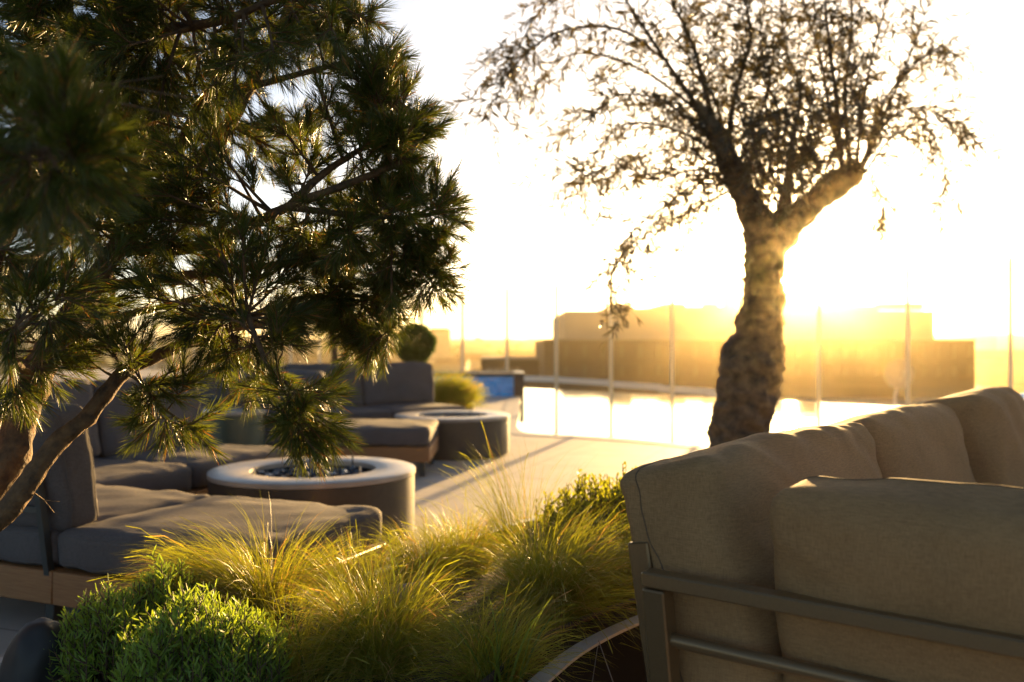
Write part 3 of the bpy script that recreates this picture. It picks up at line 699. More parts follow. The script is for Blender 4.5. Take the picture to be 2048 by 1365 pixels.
# ------------------------------------------------------------------ the foreground pine
def pine():
    t = thing('pine_tree', 'big dark pine with long needles and forked trunks filling the left of the view', 'tree', (-1.78, 2.15, SZ-.02))
    O = t.location.copy()
    limbs = []       # (points, radii)
    def limb(pp, r0, r1, first=None):
        pts = [W(*p) for p in pp]
        if first is not None: pts = [Vector(first)]+pts
        c = catmull(pts, 6); limbs.append((c, lerp_r(r0, r1, len(c)))); return c
    root = O+Vector((0, 0, -.05)); fork = O+Vector((.16, .06, .15))
    trunk0 = catmull([root, O+Vector((.07, .02, .06)), fork], 5); limbs.append((trunk0, lerp_r(.085, .06, len(trunk0))))
    Aa = limb([(-20, 1055, 2.22), (60, 960, 2.25), (120, 880, 2.3), (175, 835, 2.32), (250, 745, 2.38), (345, 700, 2.5), (440, 660, 2.65), (560, 640, 2.85), (640, 600, 3.0)], .031, .010, fork)
    Bb = limb([(0, 945, 2.35), (35, 850, 2.4), (70, 760, 2.42), (105, 690, 2.45), (180, 580, 2.5), (240, 492, 2.55), (350, 370, 2.6), (440, 280, 2.65), (490, 190, 2.7), (560, 60, 2.75), (600, -60, 2.8)], .05, .012, fork)
    limb([(-90, 800, 2.3), (-60, 600, 2.3), (20, 400, 2.4), (110, 160, 2.45), (200, 60, 2.5), (275, -10, 2.5), (360, -160, 2.5)], .055, .02, fork)
    limb([(110, 160, 2.45), (128, 60, 2.42), (120, -60, 2.4), (90, -250, 2.4)], .028, .018)
    limb([(240, 492, 2.55), (330, 500, 2.5), (420, 487, 2.5), (500, 450, 2.45), (575, 415, 2.4), (690, 370, 2.4), (800, 325, 2.4), (830, 290, 2.42)], .02, .007)
    limb([(575, 415, 2.4), (650, 345, 2.4), (720, 300, 2.42), (780, 255, 2.45), (820, 210, 2.5)], .011, .005)
    limb([(575, 415, 2.4), (700, 430, 2.42), (820, 435, 2.45), (890, 420, 2.5)], .011, .004)
    limb([(330, 392, 2.6), (400, 210, 2.62), (500, 175, 2.6), (650, 135, 2.55), (740, 110, 2.55)], .016, .005)
    limb([(180, 580, 2.5), (300, 560, 2.55), (430, 545, 2.6), (560, 530, 2.65), (700, 520, 2.65), (820, 530, 2.6), (880, 545, 2.55)], .017, .005)
    limb([(440, 660, 2.65), (560, 610, 2.6), (650, 590, 2.6), (760, 600, 2.6), (800, 640, 2.6)], .010, .004)
    limb([(345, 700, 2.5), (420, 640, 2.4), (485, 624, 2.3), (507, 664, 2.25), (540, 741, 2.22), (584, 778, 2.2), (610, 850, 2.2)], .010, .003)
    limb([(250, 745, 2.38), (290, 770, 2.3), (320, 810, 2.27), (365, 845, 2.25)], .006, .003)
    limb([(70, 760, 2.42), (10, 700, 2.2), (60, 640, 2.0), (90, 600, 1.9)], .012, .004)
    limb([(345, 700, 2.5), (400, 690, 2.6), (470, 700, 2.7), (500, 740, 2.75)], .007, .003)
    limb([(-90, 640, 2.3), (-80, 420, 1.8), (0, 300, 1.45), (80, 300, 1.33), (145, 315, 1.28)], .02, .005)
    limb([(0, 300, 1.45), (60, 245, 1.38), (105, 185, 1.33)], .008, .004)
    limb([(200, 60, 2.5), (320, 60, 2.4), (450, 40, 2.35), (560, 0, 2.35), (680, 10, 2.4)], .018, .005)
    limb([(275, -10, 2.5), (450, -80, 2.5), (620, -60, 2.5)], .014, .006)
    limb([(-60, 600, 2.3), (60, 520, 2.7), (200, 420, 3.0), (330, 330, 3.1), (420, 250, 3.15)], .02, .007)
    limb([(105, 690, 2.45), (220, 640, 2.9), (380, 600, 3.1), (520, 560, 3.15), (650, 470, 3.1)], .016, .006)
    limb([(-60, 600, 2.3), (-250, 500, 2.4), (-450, 400, 2.5), (-600, 300, 2.6)], .03, .01)
    limb([(-250, 500, 2.4), (-350, 300, 2.2), (-400, 50, 2.2), (-420, -150, 2.2)], .02, .008)
    mb = MB()
    for pts, rr in limbs: mb.tube([p-O for p in pts], rr, 10, bump=.28, bs=26)
    mb.build('trunk', M_bark, t, angle=60)
    LP = [(p, r) for pts, rr in limbs for p, r in zip(pts, rr)]
    LPn = np.array([tuple(p) for p, r in LP]); LPr = np.array([r for p, r in LP])
    # targets of the branchlets: along the outline by hand, then inner fill
    T = [(742, 45, 2.45), (700, 20, 2.6), (770, 110, 2.5), (735, 140, 2.4), (800, 165, 2.55), (835, 195, 2.5), (780, 200, 2.4), (860, 240, 2.45), (820, 250, 2.55), (868, 275, 2.45), (830, 305, 2.45),
         (800, 290, 2.35), (845, 320, 2.5),
         (905, 395, 2.5), (850, 385, 2.45), (800, 400, 2.55), (918, 420, 2.5), (880, 450, 2.5), (905, 470, 2.45), (840, 470, 2.4), (760, 380, 2.5), (770, 450, 2.5),
         (890, 510, 2.5), (905, 550, 2.5), (860, 540, 2.45), (895, 575, 2.55), (840, 580, 2.45), (800, 560, 2.6), (800, 610, 2.6), (770, 640, 2.6), (785, 675, 2.6), (740, 600, 2.5),
         (740, 680, 2.65), (715, 650, 2.6), (680, 620, 2.55), (690, 560, 2.5), (640, 600, 2.4), (600, 640, 2.4), (560, 660, 2.35), (620, 500, 2.4), (700, 480, 2.4),
         (628, 870, 2.2), (600, 850, 2.2), (650, 850, 2.22), (575, 820, 2.18), (620, 800, 2.25), (560, 780, 2.2), (590, 790, 2.16), (640, 790, 2.22), (610, 830, 2.2),
         (470, 700, 2.35), (440, 720, 2.4), (500, 700, 2.3), (420, 680, 2.3), (390, 640, 2.25), (520, 760, 2.7), (500, 770, 2.75), (540, 750, 2.7),
         (385, 855, 2.22), (345, 850, 2.25), (310, 800, 2.25), (330, 770, 2.28), (290, 780, 2.3), (270, 720, 2.3), (370, 770, 2.27), (300, 840, 2.25),
         (215, 700, 2.3), (160, 700, 2.3), (120, 720, 2.3), (90, 740, 2.25), (40, 800, 2.2), (20, 760, 2.15), (150, 640, 2.1), (100, 640, 1.95), (60, 610, 1.9), (130, 590, 1.9), (20, 660, 1.9),
         (210, 330, 1.0), (170, 360, 1.02), (240, 300, 1.0), (150, 300, 1.0), (130, 390, 1.05), (90, 330, 1.05), (60, 380, 1.1), (200, 260, .98), (110, 250, 1.05), (40, 260, 1.1), (180, 170, 1.0), (120, 160, 1.05), (70, 200, 1.1), (20, 330, 1.15), (100, 420, 1.1), (250, 350, 1.02), (180, 420, 1.1), (10, 200, 1.2)]
    T = [(p[0]-(26 if p[0] > 780 else 0), p[1], p[2]) for p in T]
    tg = [W(*(p if p[2] > 1.5 else (p[0]*.85-25, p[1]*.85+40, p[2]*1.25))) for p in T]
    R2 = random.Random(11)
    for p in T[:42]:
        for _ in range(2): tg.append(W(p[0]-R2.uniform(0, 45), p[1]+R2.uniform(-28, 28), p[2]+R2.uniform(-.12, .15)))
    def gap(px, py):
        for gx, gy, gr in ((440, 420, 52), (660, 215, 22), (300, 640, 40), (560, 560, 20), (480, 490, 35), (720, 345, 30), (640, 300, 22), (760, 350, 35), (380, 690, 38), (250, 590, 20), (20, 480, 30), (640, 690, 30)):
            if (px-gx)**2+(py-gy)**2 < gr*gr: return True
        return False
    def inside(px, py):
        e = 700 if py < 60 else 700+(py-60)*.9 if py < 160 else 800 if py < 330 else 830 if py < 600 else 700-(py-600)*1.6 if py < 700 else 0
        return px < e
    n_fill = 0
    while n_fill < 500:
        px, py = R2.uniform(-60, 850), R2.uniform(-330, 700)
        if not inside(px, py) or gap(px, py): continue
        if py > 560 and R2.random() < .35: continue
        if px > 500 and py < 0 and px > 620: continue
        tg.append(W(px, py, R2.uniform(2.1, 3.3))); n_fill += 1
    for _ in range(60): tg.append(W(R2.uniform(-640, -60), R2.uniform(-250, 560), R2.uniform(2.0, 2.9)))
    SB = []; SD = []; SL = []; tw = MB(); cen = Vector((-1.5, 2.4, 1.2))
    for q in tg:
        d = np.linalg.norm(LPn-np.array(tuple(q)), axis=1)
        cost = d+np.where(d < .06, .2, 0)
        i = int(np.argmin(cost)); p = Vector(LPn[i]); dist = (q-p).length
        out = (q-p).normalized(); c = p+(q-p)*.5+Vector((0, 0, -.05*dist))+Vector((R2.uniform(-1, 1), R2.uniform(-1, 1), R2.uniform(-1, 1)))*.06*dist
        path = [p*(1-s)**2+c*2*s*(1-s)+q*s*s for s in [k/7 for k in range(8)]]
        r0 = min(LPr[i]*.7, .0035+.008*dist)
        tw.tube([x-O for x in path], lerp_r(r0, .0018, 8), 5, cap=False)
        end = (path[-1]-path[-2]).normalized()
        sag = Vector((0, 0, R2.uniform(-.2, .35)))
        SB.append(path[-2]); SD.append((end+sag*.4).normalized()); near_ = q.y < 1.5; SL.append(R2.uniform(.05, .085))
        m = 4+int(dist/.06); m = 3 if near_ else min(m, 9)
        for k in range(m):
            s = R2.uniform(.35, .95) if dist > .12 else R2.uniform(.6, 1); x = path[int(s*7)]
            rv = Vector((R2.gauss(0, 1), R2.gauss(0, 1), R2.gauss(0, 1))); rv = (rv-out*rv.dot(out)).normalized()
            dd_ = (out*R2.uniform(.55, 1)+rv*.65+Vector((0, 0, .12))).normalized(); l = R2.uniform(.06, .11)*(.8 if near_ else 1)
            SB.append(x); SD.append(dd_); SL.append(l)
            tw.tube([x-O, x+dd_*l*.5-O, x+dd_*l-O], [.0024, .002, .0015], 4, cap=False)
    # bare dead twiglets
    for k in range(90):
        p, r = R2.choice(LP); rv = Vector((R2.gauss(0, 1), R2.gauss(0, .6), R2.gauss(0, 1))).normalized(); l = R2.uniform(.06, .2)
        m_ = p+rv*l*.5+Vector((R2.uniform(-.02, .02), 0, R2.uniform(-.02, .02)))
        tw.tube([p-O, m_-O, p+rv*l-O], [.003, .002, .001], 4, cap=False)
        tw.tube([m_-O, m_+(rv+Vector((R2.gauss(0, .5), 0, R2.gauss(0, .5)))).normalized()*l*.4-O], [.0015, .0008], 4, cap=False)
    tw.build('twigs', M_bark, t)
    for k in range(16):
        b = SB[R2.randrange(len(SB))]-O; cb = MB(); ax = Vector((R2.gauss(0, .4), R2.gauss(0, .4), -1)).normalized(); sc = R2.uniform(.8, 1.15)
        for j in range(60):
            f = j/60; a = j*2.4; u = ax.orthogonal().normalized(); v = ax.cross(u); rr_ = .014*sc*math.sin(math.pi*(.12+.8*f))**.7
            d = u*math.cos(a)+v*math.sin(a); p = b+ax*(f*.045*sc)+d*rr_; s_ = .0042*sc
            cb.add([p-d*.006, p+d.cross(ax)*s_+ax*.001, p+d*.003+ax*.003, p-d.cross(ax)*s_+ax*.001, p+ax*s_*1.2+d*.001], [(0, 1, 4, 3), (1, 2, 4), (2, 3, 4), (0, 3, 2, 1)])
        cb.tube([b, b+ax*.022*sc, b+ax*.045*sc], [.005*sc, .0095*sc, .003*sc], 8)
        cb.build('cone', M_bark, t)
    Bn = np.array([tuple(b-O) for b in SB]); Dn = np.array([tuple(d) for d in SD]); Ln = np.array(SL)
    P, Wv = shoot_needles(Bn, Dn, Ln, 66, (.042, .062), .0008)
    print('pine shoots', len(SB), 'needles', len(P))
    strips('crown', P, Wv, M_needle, t, M_dryn, .07)
pine()

# ------------------------------------------------------------------ the olive tree
def leaves_on(paths, step, ln_r, wr_, ang=(25, 60)):
    P = []; D = []
    for pts in paths:
        for a, b in zip(pts, pts[1:]):
            v = b-a; l = v.length
            if l < 1e-6: continue
            k = max(1, int(l/step+random.random()))
            for i in range(k):
                s = (i+random.random())/k; d = v/l
                rv = Vector((random.gauss(0, 1), random.gauss(0, 1), random.gauss(0, 1))); rv = (rv-d*rv.dot(d)).normalized()
                an = R(random.uniform(*ang)); P.append(tuple(a+v*s)); D.append(tuple(d*math.cos(an)+rv*math.sin(an)))
    P = np.array(P); D = unit(np.array(D)); N = len(P); ln_ = rng.uniform(*ln_r, N)[:, None]
    wv = unit(np.cross(D, rng.normal(size=(N, 3))))*wr_
    nn = np.cross(D, unit(wv)); cu = ln_*.12
    c = np.stack([P, P+D*ln_*.3+nn*cu*.6, P+D*ln_*.65+nn*cu*.7, P+D*ln_], 1)
    ww = np.stack([wv*.12, wv*.95, wv*.85, wv*.05], 1)
    return c, ww
def olive():
    OD = 6.0
    t = thing('olive_tree', 'gnarled olive tree silhouetted against the sun beside the pool', 'tree', W(1468, 1000, OD)); t.location.z = .2
    O = t.location.copy()
    def limb(mb, pp, n=16, bump=.24, seed=0, bs=12):
        pts = catmull([W(p[0], p[1], p[2]) for p in pp], n); m = len(pp)
        rr = []
        for i in range(len(pts)):
            f = i/n; k = min(int(f), m-2); s = f-k; rr.append((pp[k][3]*(1-s)+pp[k+1][3]*s)/F*OD)
        mb.tube([p-O for p in pts], rr, 44, bump=bump, bs=bs, seed=seed)
        return pts
    mb = MB()
    limb(mb, [(1475, 990, OD, 60), (1470, 900, OD, 48), (1478, 850, OD, 56), (1492, 790, OD, 63), (1502, 730, OD, 61), (1512, 680, OD, 50), (1524, 620, OD, 41), (1528, 560, OD, 38), (1532, 500, OD, 40), (1530, 460, OD, 42)], seed=2)
    limb(mb, [(1528, 480, OD, 36), (1505, 420, OD, 29), (1475, 360, OD-.05, 23), (1452, 310, OD-.1, 21), (1436, 270, OD-.1, 17), (1412, 230, OD-.1, 10), (1395, 205, OD-.1, 7)], seed=3)
    limb(mb, [(1545, 490, OD, 36), (1590, 440, OD+.05, 29), (1640, 395, OD+.1, 25), (1690, 355, OD+.1, 27), (1710, 338, OD+.1, 23), (1720, 328, OD+.1, 10)], seed=4)
    limb(mb, [(1550, 470, OD, 22), (1570, 400, OD+.3, 13), (1580, 330, OD+.5, 10), (1585, 280, OD+.6, 6)], seed=5)
    mb.build('trunk', M_obark, t, angle=60)
    # whips
    wh = [([(1440, 320), (1400, 225), (1330, 120), (1245, -10), (1180, -120)], -.1, 9), ([(1445, 300), (1415, 200), (1385, 90), (1335, -20), (1300, -160)], .1, 9),
          ([(1455, 290), (1470, 190), (1500, 80), (1490, -20), (1495, -160)], -.2, 8), ([(1450, 300), (1430, 200), (1380, 130), (1370, 0), (1390, -140)], .5, 6),
          ([(1480, 320), (1530, 200), (1550, 100), (1590, 0), (1600, -150)], .4, 6), ([(1585, 290), (1600, 180), (1570, 90), (1560, -30), (1550, -160)], .6, 6),
          ([(1690, 345), (1660, 230), (1640, 110), (1600, -20), (1590, -160)], .1, 6), ([(1700, 335), (1690, 200), (1700, 90), (1705, -20), (1710, -150)], .2, 7),
          ([(1712, 335), (1725, 220), (1745, 110), (1770, 10), (1790, -120)], -.1, 5), ([(1685, 350), (1675, 220), (1660, 100), (1650, -10), (1650, -160)], -.3, 7),
          ([(1720, 335), (1760, 250), (1800, 160), (1840, 60), (1870, -40)], .1, 5), ([(1722, 345), (1770, 250), (1830, 215), (1885, 235), (1925, 290)], .0, 4),
          ([(1725, 350), (1790, 270), (1850, 255), (1885, 320), (1895, 400)], .2, 3.5), ([(1722, 340), (1770, 200), (1840, 120), (1880, 100), (1895, 150)], .3, 4),
          ([(1330, 120), (1240, 60), (1130, 60), (1050, 110), (1000, 180), (975, 225)], -.3, 4.5), ([(1245, -10), (1160, -30), (1090, 10), (1040, 90), (1010, 150)], -.1, 4.5),
          ([(1400, 225), (1300, 150), (1200, 110), (1120, 120), (1060, 190)], .2, 4.5), ([(1440, 300), (1340, 210), (1240, 190), (1180, 240)], -.3, 4.5),
          ([(1440, 310), (1350, 260), (1250, 250), (1180, 320), (1145, 370)], .1, 4.5), ([(1450, 340), (1360, 300), (1270, 320), (1200, 370)], .3, 4),
          ([(1460, 370), (1390, 370), (1320, 420), (1260, 470), (1235, 530)], -.1, 3.5), ([(1470, 380), (1420, 400), (1350, 440), (1290, 490)], .15, 3.5),
          ([(1445, 300), (1380, 240), (1290, 210), (1160, 230), (1110, 300)], .4, 4), ([(1480, 380), (1400, 340), (1310, 360), (1240, 330), (1170, 350)], -.4, 3.5),
          ([(1250, 500), (1222, 545), (1225, 600), (1240, 650)], -.2, 1.0), ([(1740, 330), (1755, 380), (1770, 420), (1765, 455)], 0, 1.8),
          ([(1570, 400), (1540, 330), (1560, 240), (1530, 150), (1520, 40), (1500, -100)], .3, 6), ([(1500, 400), (1530, 350), (1600, 330), (1640, 280)], -.3, 4),
          ([(1620, 420), (1600, 350), (1630, 280), (1610, 180)], -.4, 4), ([(1530, 450), (1520, 380), (1500, 300), (1540, 220)], -.5, 4), ([(1640, 390), (1660, 320), (1720, 260), (1700, 170)], -.5, 4),
          ([(1880, 240), (1920, 250), (1960, 290)], .1, 1.8)]
    mb = MB(); paths = []; tw = []
    for pp, dz, r0 in wh:
        n0 = len(pp); pts = catmull([W(x, y, OD+dz*(i/(n0-1))*2) for i, (x, y) in enumerate(pp)], 7)
        rad = lerp_r(r0*.8/F*OD, .7/F*OD, len(pts)); mb.tube([p-O for p in pts], rad, 7, bump=.1, bs=20)
        ps = [p-O for p in pts]; paths.append(ps[len(ps)//3:])
        for i in range(2, len(ps)):
            dn_ = (ps[i]-ps[i-1]).normalized(); slim = r0 < 2.5
            for _ in range(1 if slim else random.choice((1, 1, 2))):
                rv = Vector((random.gauss(0, 1), random.gauss(0, 1), random.gauss(0, .8))); rv = (rv-dn_*rv.dot(dn_)).normalized()
                d = (dn_*.7+rv*.8).normalized(); l = random.uniform(.10, .42)*(.5 if slim else 1)
                q = ps[i]; path = [q]
                for k in range(5):
                    d = (d+Vector((random.gauss(0, .12), random.gauss(0, .12), -.05-random.random()*.08))).normalized(); q = q+d*l/5; path.append(q)
                mb.tube(path, lerp_r(.0035, .0015, 6), 4, cap=False); tw.append(path)
    mb.build('branches', M_obark, t)
    # dense inner clumps round the heads
    for cx, cy, rr_, k in ((1440, 250, 60, 55), (1470, 330, 50, 45), (1560, 330, 80, 75), (1640, 290, 60, 50), (1520, 200, 90, 60), (1560, 400, 40, 22), (1400, 330, 45, 26), (1390, 400, 35, 14), (1420, 150, 60, 34), (1680, 200, 60, 26), (1600, 120, 80, 30), (1470, 60, 80, 34), (1520, 290, 60, 40), (1350, 240, 60, 26), (1480, 150, 60, 30), (1560, 60, 80, 30), (1720, 100, 70, 24), (1660, 30, 70, 24), (1400, 60, 70, 24), (1600, 200, 60, 30), (1330, 60, 60, 16)):
        for _ in range(int(k*1.25)):
            a = random.uniform(0, 6.28); q = rr_*math.sqrt(random.random())
            p = W(cx+q*math.cos(a), cy+q*math.sin(a), OD+random.uniform(-.35, .45))-O; path = [p]
            d = Vector((random.gauss(0, 1), random.gauss(0, 1), random.gauss(.3, 1))).normalized()
            for _k in range(4): d = (d+Vector((random.gauss(0, .15), random.gauss(0, .15), -.05))).normalized(); p = p+d*.04; path.append(p)
            tw.append(path)
    c, ww = leaves_on(paths+tw, .0205, (.055, .095), .0062)
    print('olive leaves', len(c))
    strips('crown', c, ww, M_olive, t)
olive()

# ------------------------------------------------------------------ grasses
def grass(label, base, n, length, spread, lean=(0, 0), r=.05, m=None, w=.0008, group='feather grass tufts', arch=1.0, name='grass_tuft', up=1.0, thin=(.6, 1.1)):
    t0 = Vector(base); K_ = 8
    a = rng.uniform(0, 2*np.pi, n); q = r*np.sqrt(rng.random(n))
    B = np.stack([q*np.cos(a), q*np.sin(a), np.zeros(n)], 1)
    a2 = a+rng.normal(0, .5, n); lk = rng.normal(0, .06, (9, 2))[rng.integers(0, 9, n)]; tilt = np.abs(rng.normal(0, 1, n))*spread
    D = np.stack([np.cos(a2)*np.sin(tilt)+lean[0]+lk[:, 0], np.sin(a2)*np.sin(tilt)+lean[1]+lk[:, 1], np.cos(tilt)*up], 1); D = unit(D)
    L_ = length*rng.uniform(*thin, n); s = np.linspace(0, 1, K_)
    hor = D.copy(); hor[:, 2] = 0; hor = unit(hor+np.array([lean[0], lean[1], 0])*.6)
    bend = arch*rng.uniform(.5, 1.3, n)
    P = np.zeros((n, K_, 3)); P[:, 0] = B; d = D.copy()
    for k in range(1, K_):
        d = unit(d+hor*(bend*.10*s[k])[:, None]*1.6+np.array([0, 0, -1])*(bend*.34*s[k]**1.4)[:, None]+rng.normal(0, .03, (n, 3)))
        P[:, k] = P[:, k-1]+d*(L_/(K_-1))[:, None]
    P[:, :, 2] = np.maximum(P[:, :, 2], .004)
    wv = unit(np.cross(D, rng.normal(size=(n, 3))))
    ws = w*np.array([1, 1, 1, .95, .85, .7, .5, .1]); Wv = wv[:, None, :]*ws[None, :, None]
    if not m and n >= 200:
        k2 = n//14; sel = rng.choice(n, k2, replace=False)
        e = P[sel, -1]; dv = unit(P[sel, -1]-P[sel, -2]); EP = np.stack([e-dv*.03, e-dv*.01, e+dv*.012, e+dv*.02], 1)
        EP = np.concatenate([P[sel, :K_-4], EP], 1); ew = unit(np.cross(dv, rng.normal(size=(k2, 3))))
        EW = ew[:, None, :]*(w*np.array([.8]*(K_-4)+[1.1, 1.8, 1.5, .3]))[None, :, None]
        P = np.concatenate([P, EP]); Wv = np.concatenate([Wv, EW])
    o = strips(name, P, Wv, m or M_stipa, None, None if m else M_straw, .08); o.location = t0; tag(o, label, 'grass', group); return o
def gp(px, z, d): return ((px-1024)/F*d, d, z)
grass('golden feather grass tuft swept to the left over the grey seat', gp(500, SZ, 2.72), 2000, .42, .34, (-.42, .0), .07, arch=1.35)
grass('upright feather grass spray just right of the left swept tuft', gp(560, SZ, 2.85), 260, .36, .32, (.2, 0), .05)
grass('large feather grass tuft in the front centre, fanning out low', gp(760, SZ, 2.36), 2200, .34, .60, (.02, .0), .08, arch=1.1)
grass('feather grass tuft behind the front centre one, beside the flat stone', gp(700, SZ, 2.85), 700, .28, .34, (-.05, 0), .06)
grass('big arching feather grass tuft left of the taupe sofa post', gp(1105, SZ, 2.78), 2300, .42, .48, (.06, 0), .08, arch=1.4)
grass('feather grass tuft behind, in front of the paving between pit and shrubs', gp(930, SZ, 3.35), 1000, .30, .45, (.05, 0), .08, arch=1.1)
grass('feather grass tuft against the corner of the near grey seat', gp(845, SZ, 3.15), 800, .27, .42, (-.1, 0), .07)
grass('tall thin feather grass plumes rising before the paving', gp(1045, SZ, 3.3), 260, .52, .22, (0, 0), .06, arch=.7)
grass('low feather grass tuft at the bottom, right of centre', gp(985, SZ, 2.3), 900, .27, .6, (.1, 0), .08)
grass('feather grass tuft beside the leafy shrubs, next to the sofa', gp(1215, SZ, 3.0), 900, .30, .5, (.1, 0), .07)
grass('wispy dry grass at the bottom between bush and front tuft', gp(600, SZ, 2.3), 500, .27, .6, (.1, 0), .07)
for px, d, lab in ((640, 2.3, 'few broad green blades left of the front centre tuft'), (1010, 2.2, 'few broad green blades at bottom right of centre'), (820, 2.6, 'few broad green blades beside the flat stone')):
    grass(lab, gp(px, SZ, d), 14, .30, .3, (.05, 0), .04, M_blade, .0032, 'clumps of broad green blades', arch=.5, name='green_blades')
grass('golden grass tuft at the back behind the rear fire pit', gp(880, .22, 12.9), 1500, .62, .5, (.25, 0), .14, w=.003)
grass('small golden grass tuft behind the rear fire pit, nearer the pool', gp(915, .22, 13.2), 900, .50, .5, (.2, 0), .14, w=.003)

# ------------------------------------------------------------------ bushes
def twig_bush(name, label, base, r, h, n_stems, m, leaf, lw, group, cat='bush', step=.006, ang=(30, 65), blunt=True, up=.9):
    t = thing(name, label, cat, base, 0, group); st = MB(); tips = []
    for i in range(n_stems):
        a = random.uniform(0, 6.28); q = math.sqrt(random.random()); ht = h*(1-.45*q*q)*random.uniform(.82, 1.1)
        foot = Vector((math.cos(a)*q*r*.35, math.sin(a)*q*r*.35, 0)); top = Vector((math.cos(a)*q*r, math.sin(a)*q*r, ht))
        mid = (foot+top)/2+Vector((math.cos(a)*q*r*.25, math.sin(a)*q*r*.25, -.02)); pts = catmull([foot, mid, top], 4)
        st.tube(pts, lerp_r(.003, .0012, len(pts)), 4, cap=False); tips.append(pts[len(pts)//2:])
        for k in range(3):
            b = pts[random.randint(3, len(pts)-2)]; d = Vector((random.gauss(0, .7), random.gauss(0, .7), up)).normalized(); l = random.uniform(.03, .07)*h/.25
            pt = [b, b+d*l*.5, b+d*l+Vector((0, 0, l*.15))]; st.tube(pt, [.002, .0015, .001], 4, cap=False); tips.append(pt)
    st.build('stems', M_stem, t)
    P = []; D = []
    for pts in tips:
        for a, b in zip(pts, pts[1:]):
            v = b-a; l = v.length; k = max(1, int(l/step)); d = v/l if l else Vector((0, 0, 1))
            for i in range(k):
                rv = Vector((random.gauss(0, 1), random.gauss(0, 1), random.gauss(0, 1))); rv = (rv-d*rv.dot(d)).normalized(); an = R(random.uniform(*ang))
                P.append(tuple(a+v*(i/k))); D.append(tuple(d*math.cos(an)+rv*math.sin(an)))
    P = np.array(P); D = unit(np.array(D)); N = len(P); ln_ = rng.uniform(*leaf, N)[:, None]; wv = unit(np.cross(D, rng.normal(size=(N, 3))))*lw
    up_ = np.array([0, 0, 1.])*ln_*.18
    c = np.stack([P, P+D*ln_*.35, P+D*ln_*.75+up_*.6, P+D*ln_+up_], 1); ww = np.stack([wv*.4, wv, wv, wv*(.45 if blunt else .05)], 1)
    strips('leaves', c, ww, m, t); return t
GB = 'grey green lavender bushes in the foreground'
twig_bush('lavender_bush', 'dense lit lavender bush in the foreground left of centre', gp(405, SZ-.02, 2.12), .19, .265, 260, M_lav, (.016, .028), .0019, GB)
twig_bush('lavender_bush', 'darker lavender bush beside the boulder at lower left', gp(215, SZ-.02, 2.32), .15, .22, 150, M_lav, (.016, .027), .0019, GB)
twig_bush('lavender_bush', 'small lavender bush under the left swept feather grass', gp(330, SZ-.02, 2.5), .13, .26, 80, M_lav, (.016, .027), .0019, GB)
GS = 'leafy golden green shrubs by the taupe sofa'
twig_bush('leafy_shrub', 'low leafy shrub directly behind the arching grass tuft', gp(1175, SZ, 3.45), .20, .34, 130, M_shrub, (.012, .02), .005, GS, 'shrub', .012, blunt=False)
twig_bush('leafy_shrub', 'rightmost leafy shrub, touching the edge of the taupe cushion', gp(1275, SZ, 3.6), .20, .36, 130, M_shrub, (.012, .02), .005, GS, 'shrub', .012, blunt=False)
twig_bush('leafy_shrub', 'lower leafy shrub in front, beside the taupe sofa corner', gp(1230, SZ, 3.15), .19, .27, 120, M_shrub, (.012, .02), .005, GS, 'shrub', .012, blunt=False)
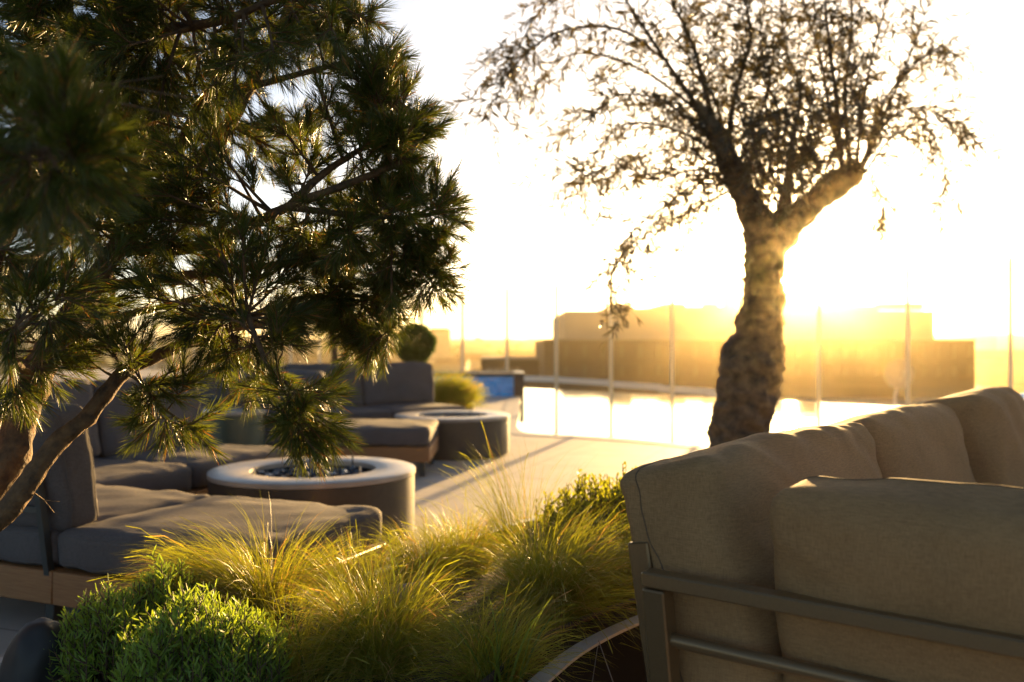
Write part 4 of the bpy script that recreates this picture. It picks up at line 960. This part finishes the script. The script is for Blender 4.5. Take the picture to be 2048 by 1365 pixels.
def topiary(px, d, py, rr_):
    t = thing('topiary_tree', 'small dark clipped ball tree behind the far sofa', 'tree', gp(px, .21, d)); cz = ZB(py, d)-.21
    MB().tube([(0, 0, 0), (.01, 0, .4), (0, 0, cz)], [.03, .022, .018], 8, bump=.1).build('trunk', M_stem, t)
    N = 9000; D = unit(rng.normal(size=(N, 3))); rad = rr_*(1-.35*rng.random(N)**2)
    lump = np.array([1+.13*noise.noise(Vector(v)*2.2)+.07*noise.noise(Vector(v)*5) for v in D]); rad = rad*lump
    P = D*rad[:, None]+np.array([0, 0, cz]); d_ = unit(D+rng.normal(0, .8, (N, 3))); wv = unit(np.cross(d_, rng.normal(size=(N, 3))))*.011
    c = np.stack([P, P+d_*.018, P+d_*.036], 1); strips('crown', c, np.stack([wv*.3, wv, wv*.1], 1), M_topi, t)
topiary(830, 13.9, 688, .30)
# background pine behind the far sofas
def back_pine(label, px, d, seed):
    t = thing('pine_tree', label, 'tree', gp(px, .21, d)); r2 = random.Random(seed); mb = MB()
    top = 2.2; pts = catmull([(0, 0, 0), (.05, 0, .6), (-.03, .02, 1.3), (.04, 0, top)], 5); mb.tube(pts, lerp_r(.075, .025, len(pts)), 9, bump=.2, bs=14)
    SB, SD, SL = [], [], []
    for i in range(70):
        z = r2.uniform(.95, top); a = r2.uniform(0, 6.28); l = r2.uniform(.2, .6)*(1.1-.25*(z-.9)); s = Vector((.02, 0, z))
        e = s+Vector((math.cos(a)*l, math.sin(a)*l, r2.uniform(-.15, .12))); mb.tube([s, (s+e)/2+Vector((0, 0, .03)), e], [.012, .008, .004], 5, cap=False)
        for k in range(9):
            q = s+(e-s)*r2.uniform(.35, 1); dd_ = ((e-s).normalized()+Vector((r2.gauss(0, .6), r2.gauss(0, .6), r2.gauss(0, .6)))).normalized(); SB.append(tuple(q)); SD.append(tuple(dd_)); SL.append(.13)
    mb.build('trunk', M_bark, t)
    P, Wv = shoot_needles(np.array(SB), np.array(SD), np.array(SL), 26, (.05, .08), .0022); strips('crown', P, Wv, M_needle, t)
back_pine('smaller pine standing behind the far sofas, seen under the big pine', 665, 12.6, 3)

# ------------------------------------------------------------------ haze
mb = MB(); mb.box((0, 425, .5), (1960, 1110, 31.5)); hz = mb.build('haze', M_white, smooth=False)
hm = bpy.data.materials.new('haze'); hm.use_nodes = True; n = hm.node_tree; n.nodes.clear()
pv = n.nodes.new('ShaderNodeVolumePrincipled'); pv.inputs['Color'].default_value = (1, .79, .43, 1)
pv.inputs['Density'].default_value = HAZE_D; pv.inputs['Anisotropy'].default_value = HAZE_G
ou = n.nodes.new('ShaderNodeOutputMaterial'); n.links.new(pv.outputs[0], ou.inputs['Volume'])
hz.data.materials.clear(); hz.data.materials.append(hm); tag(hz, kind='stuff')
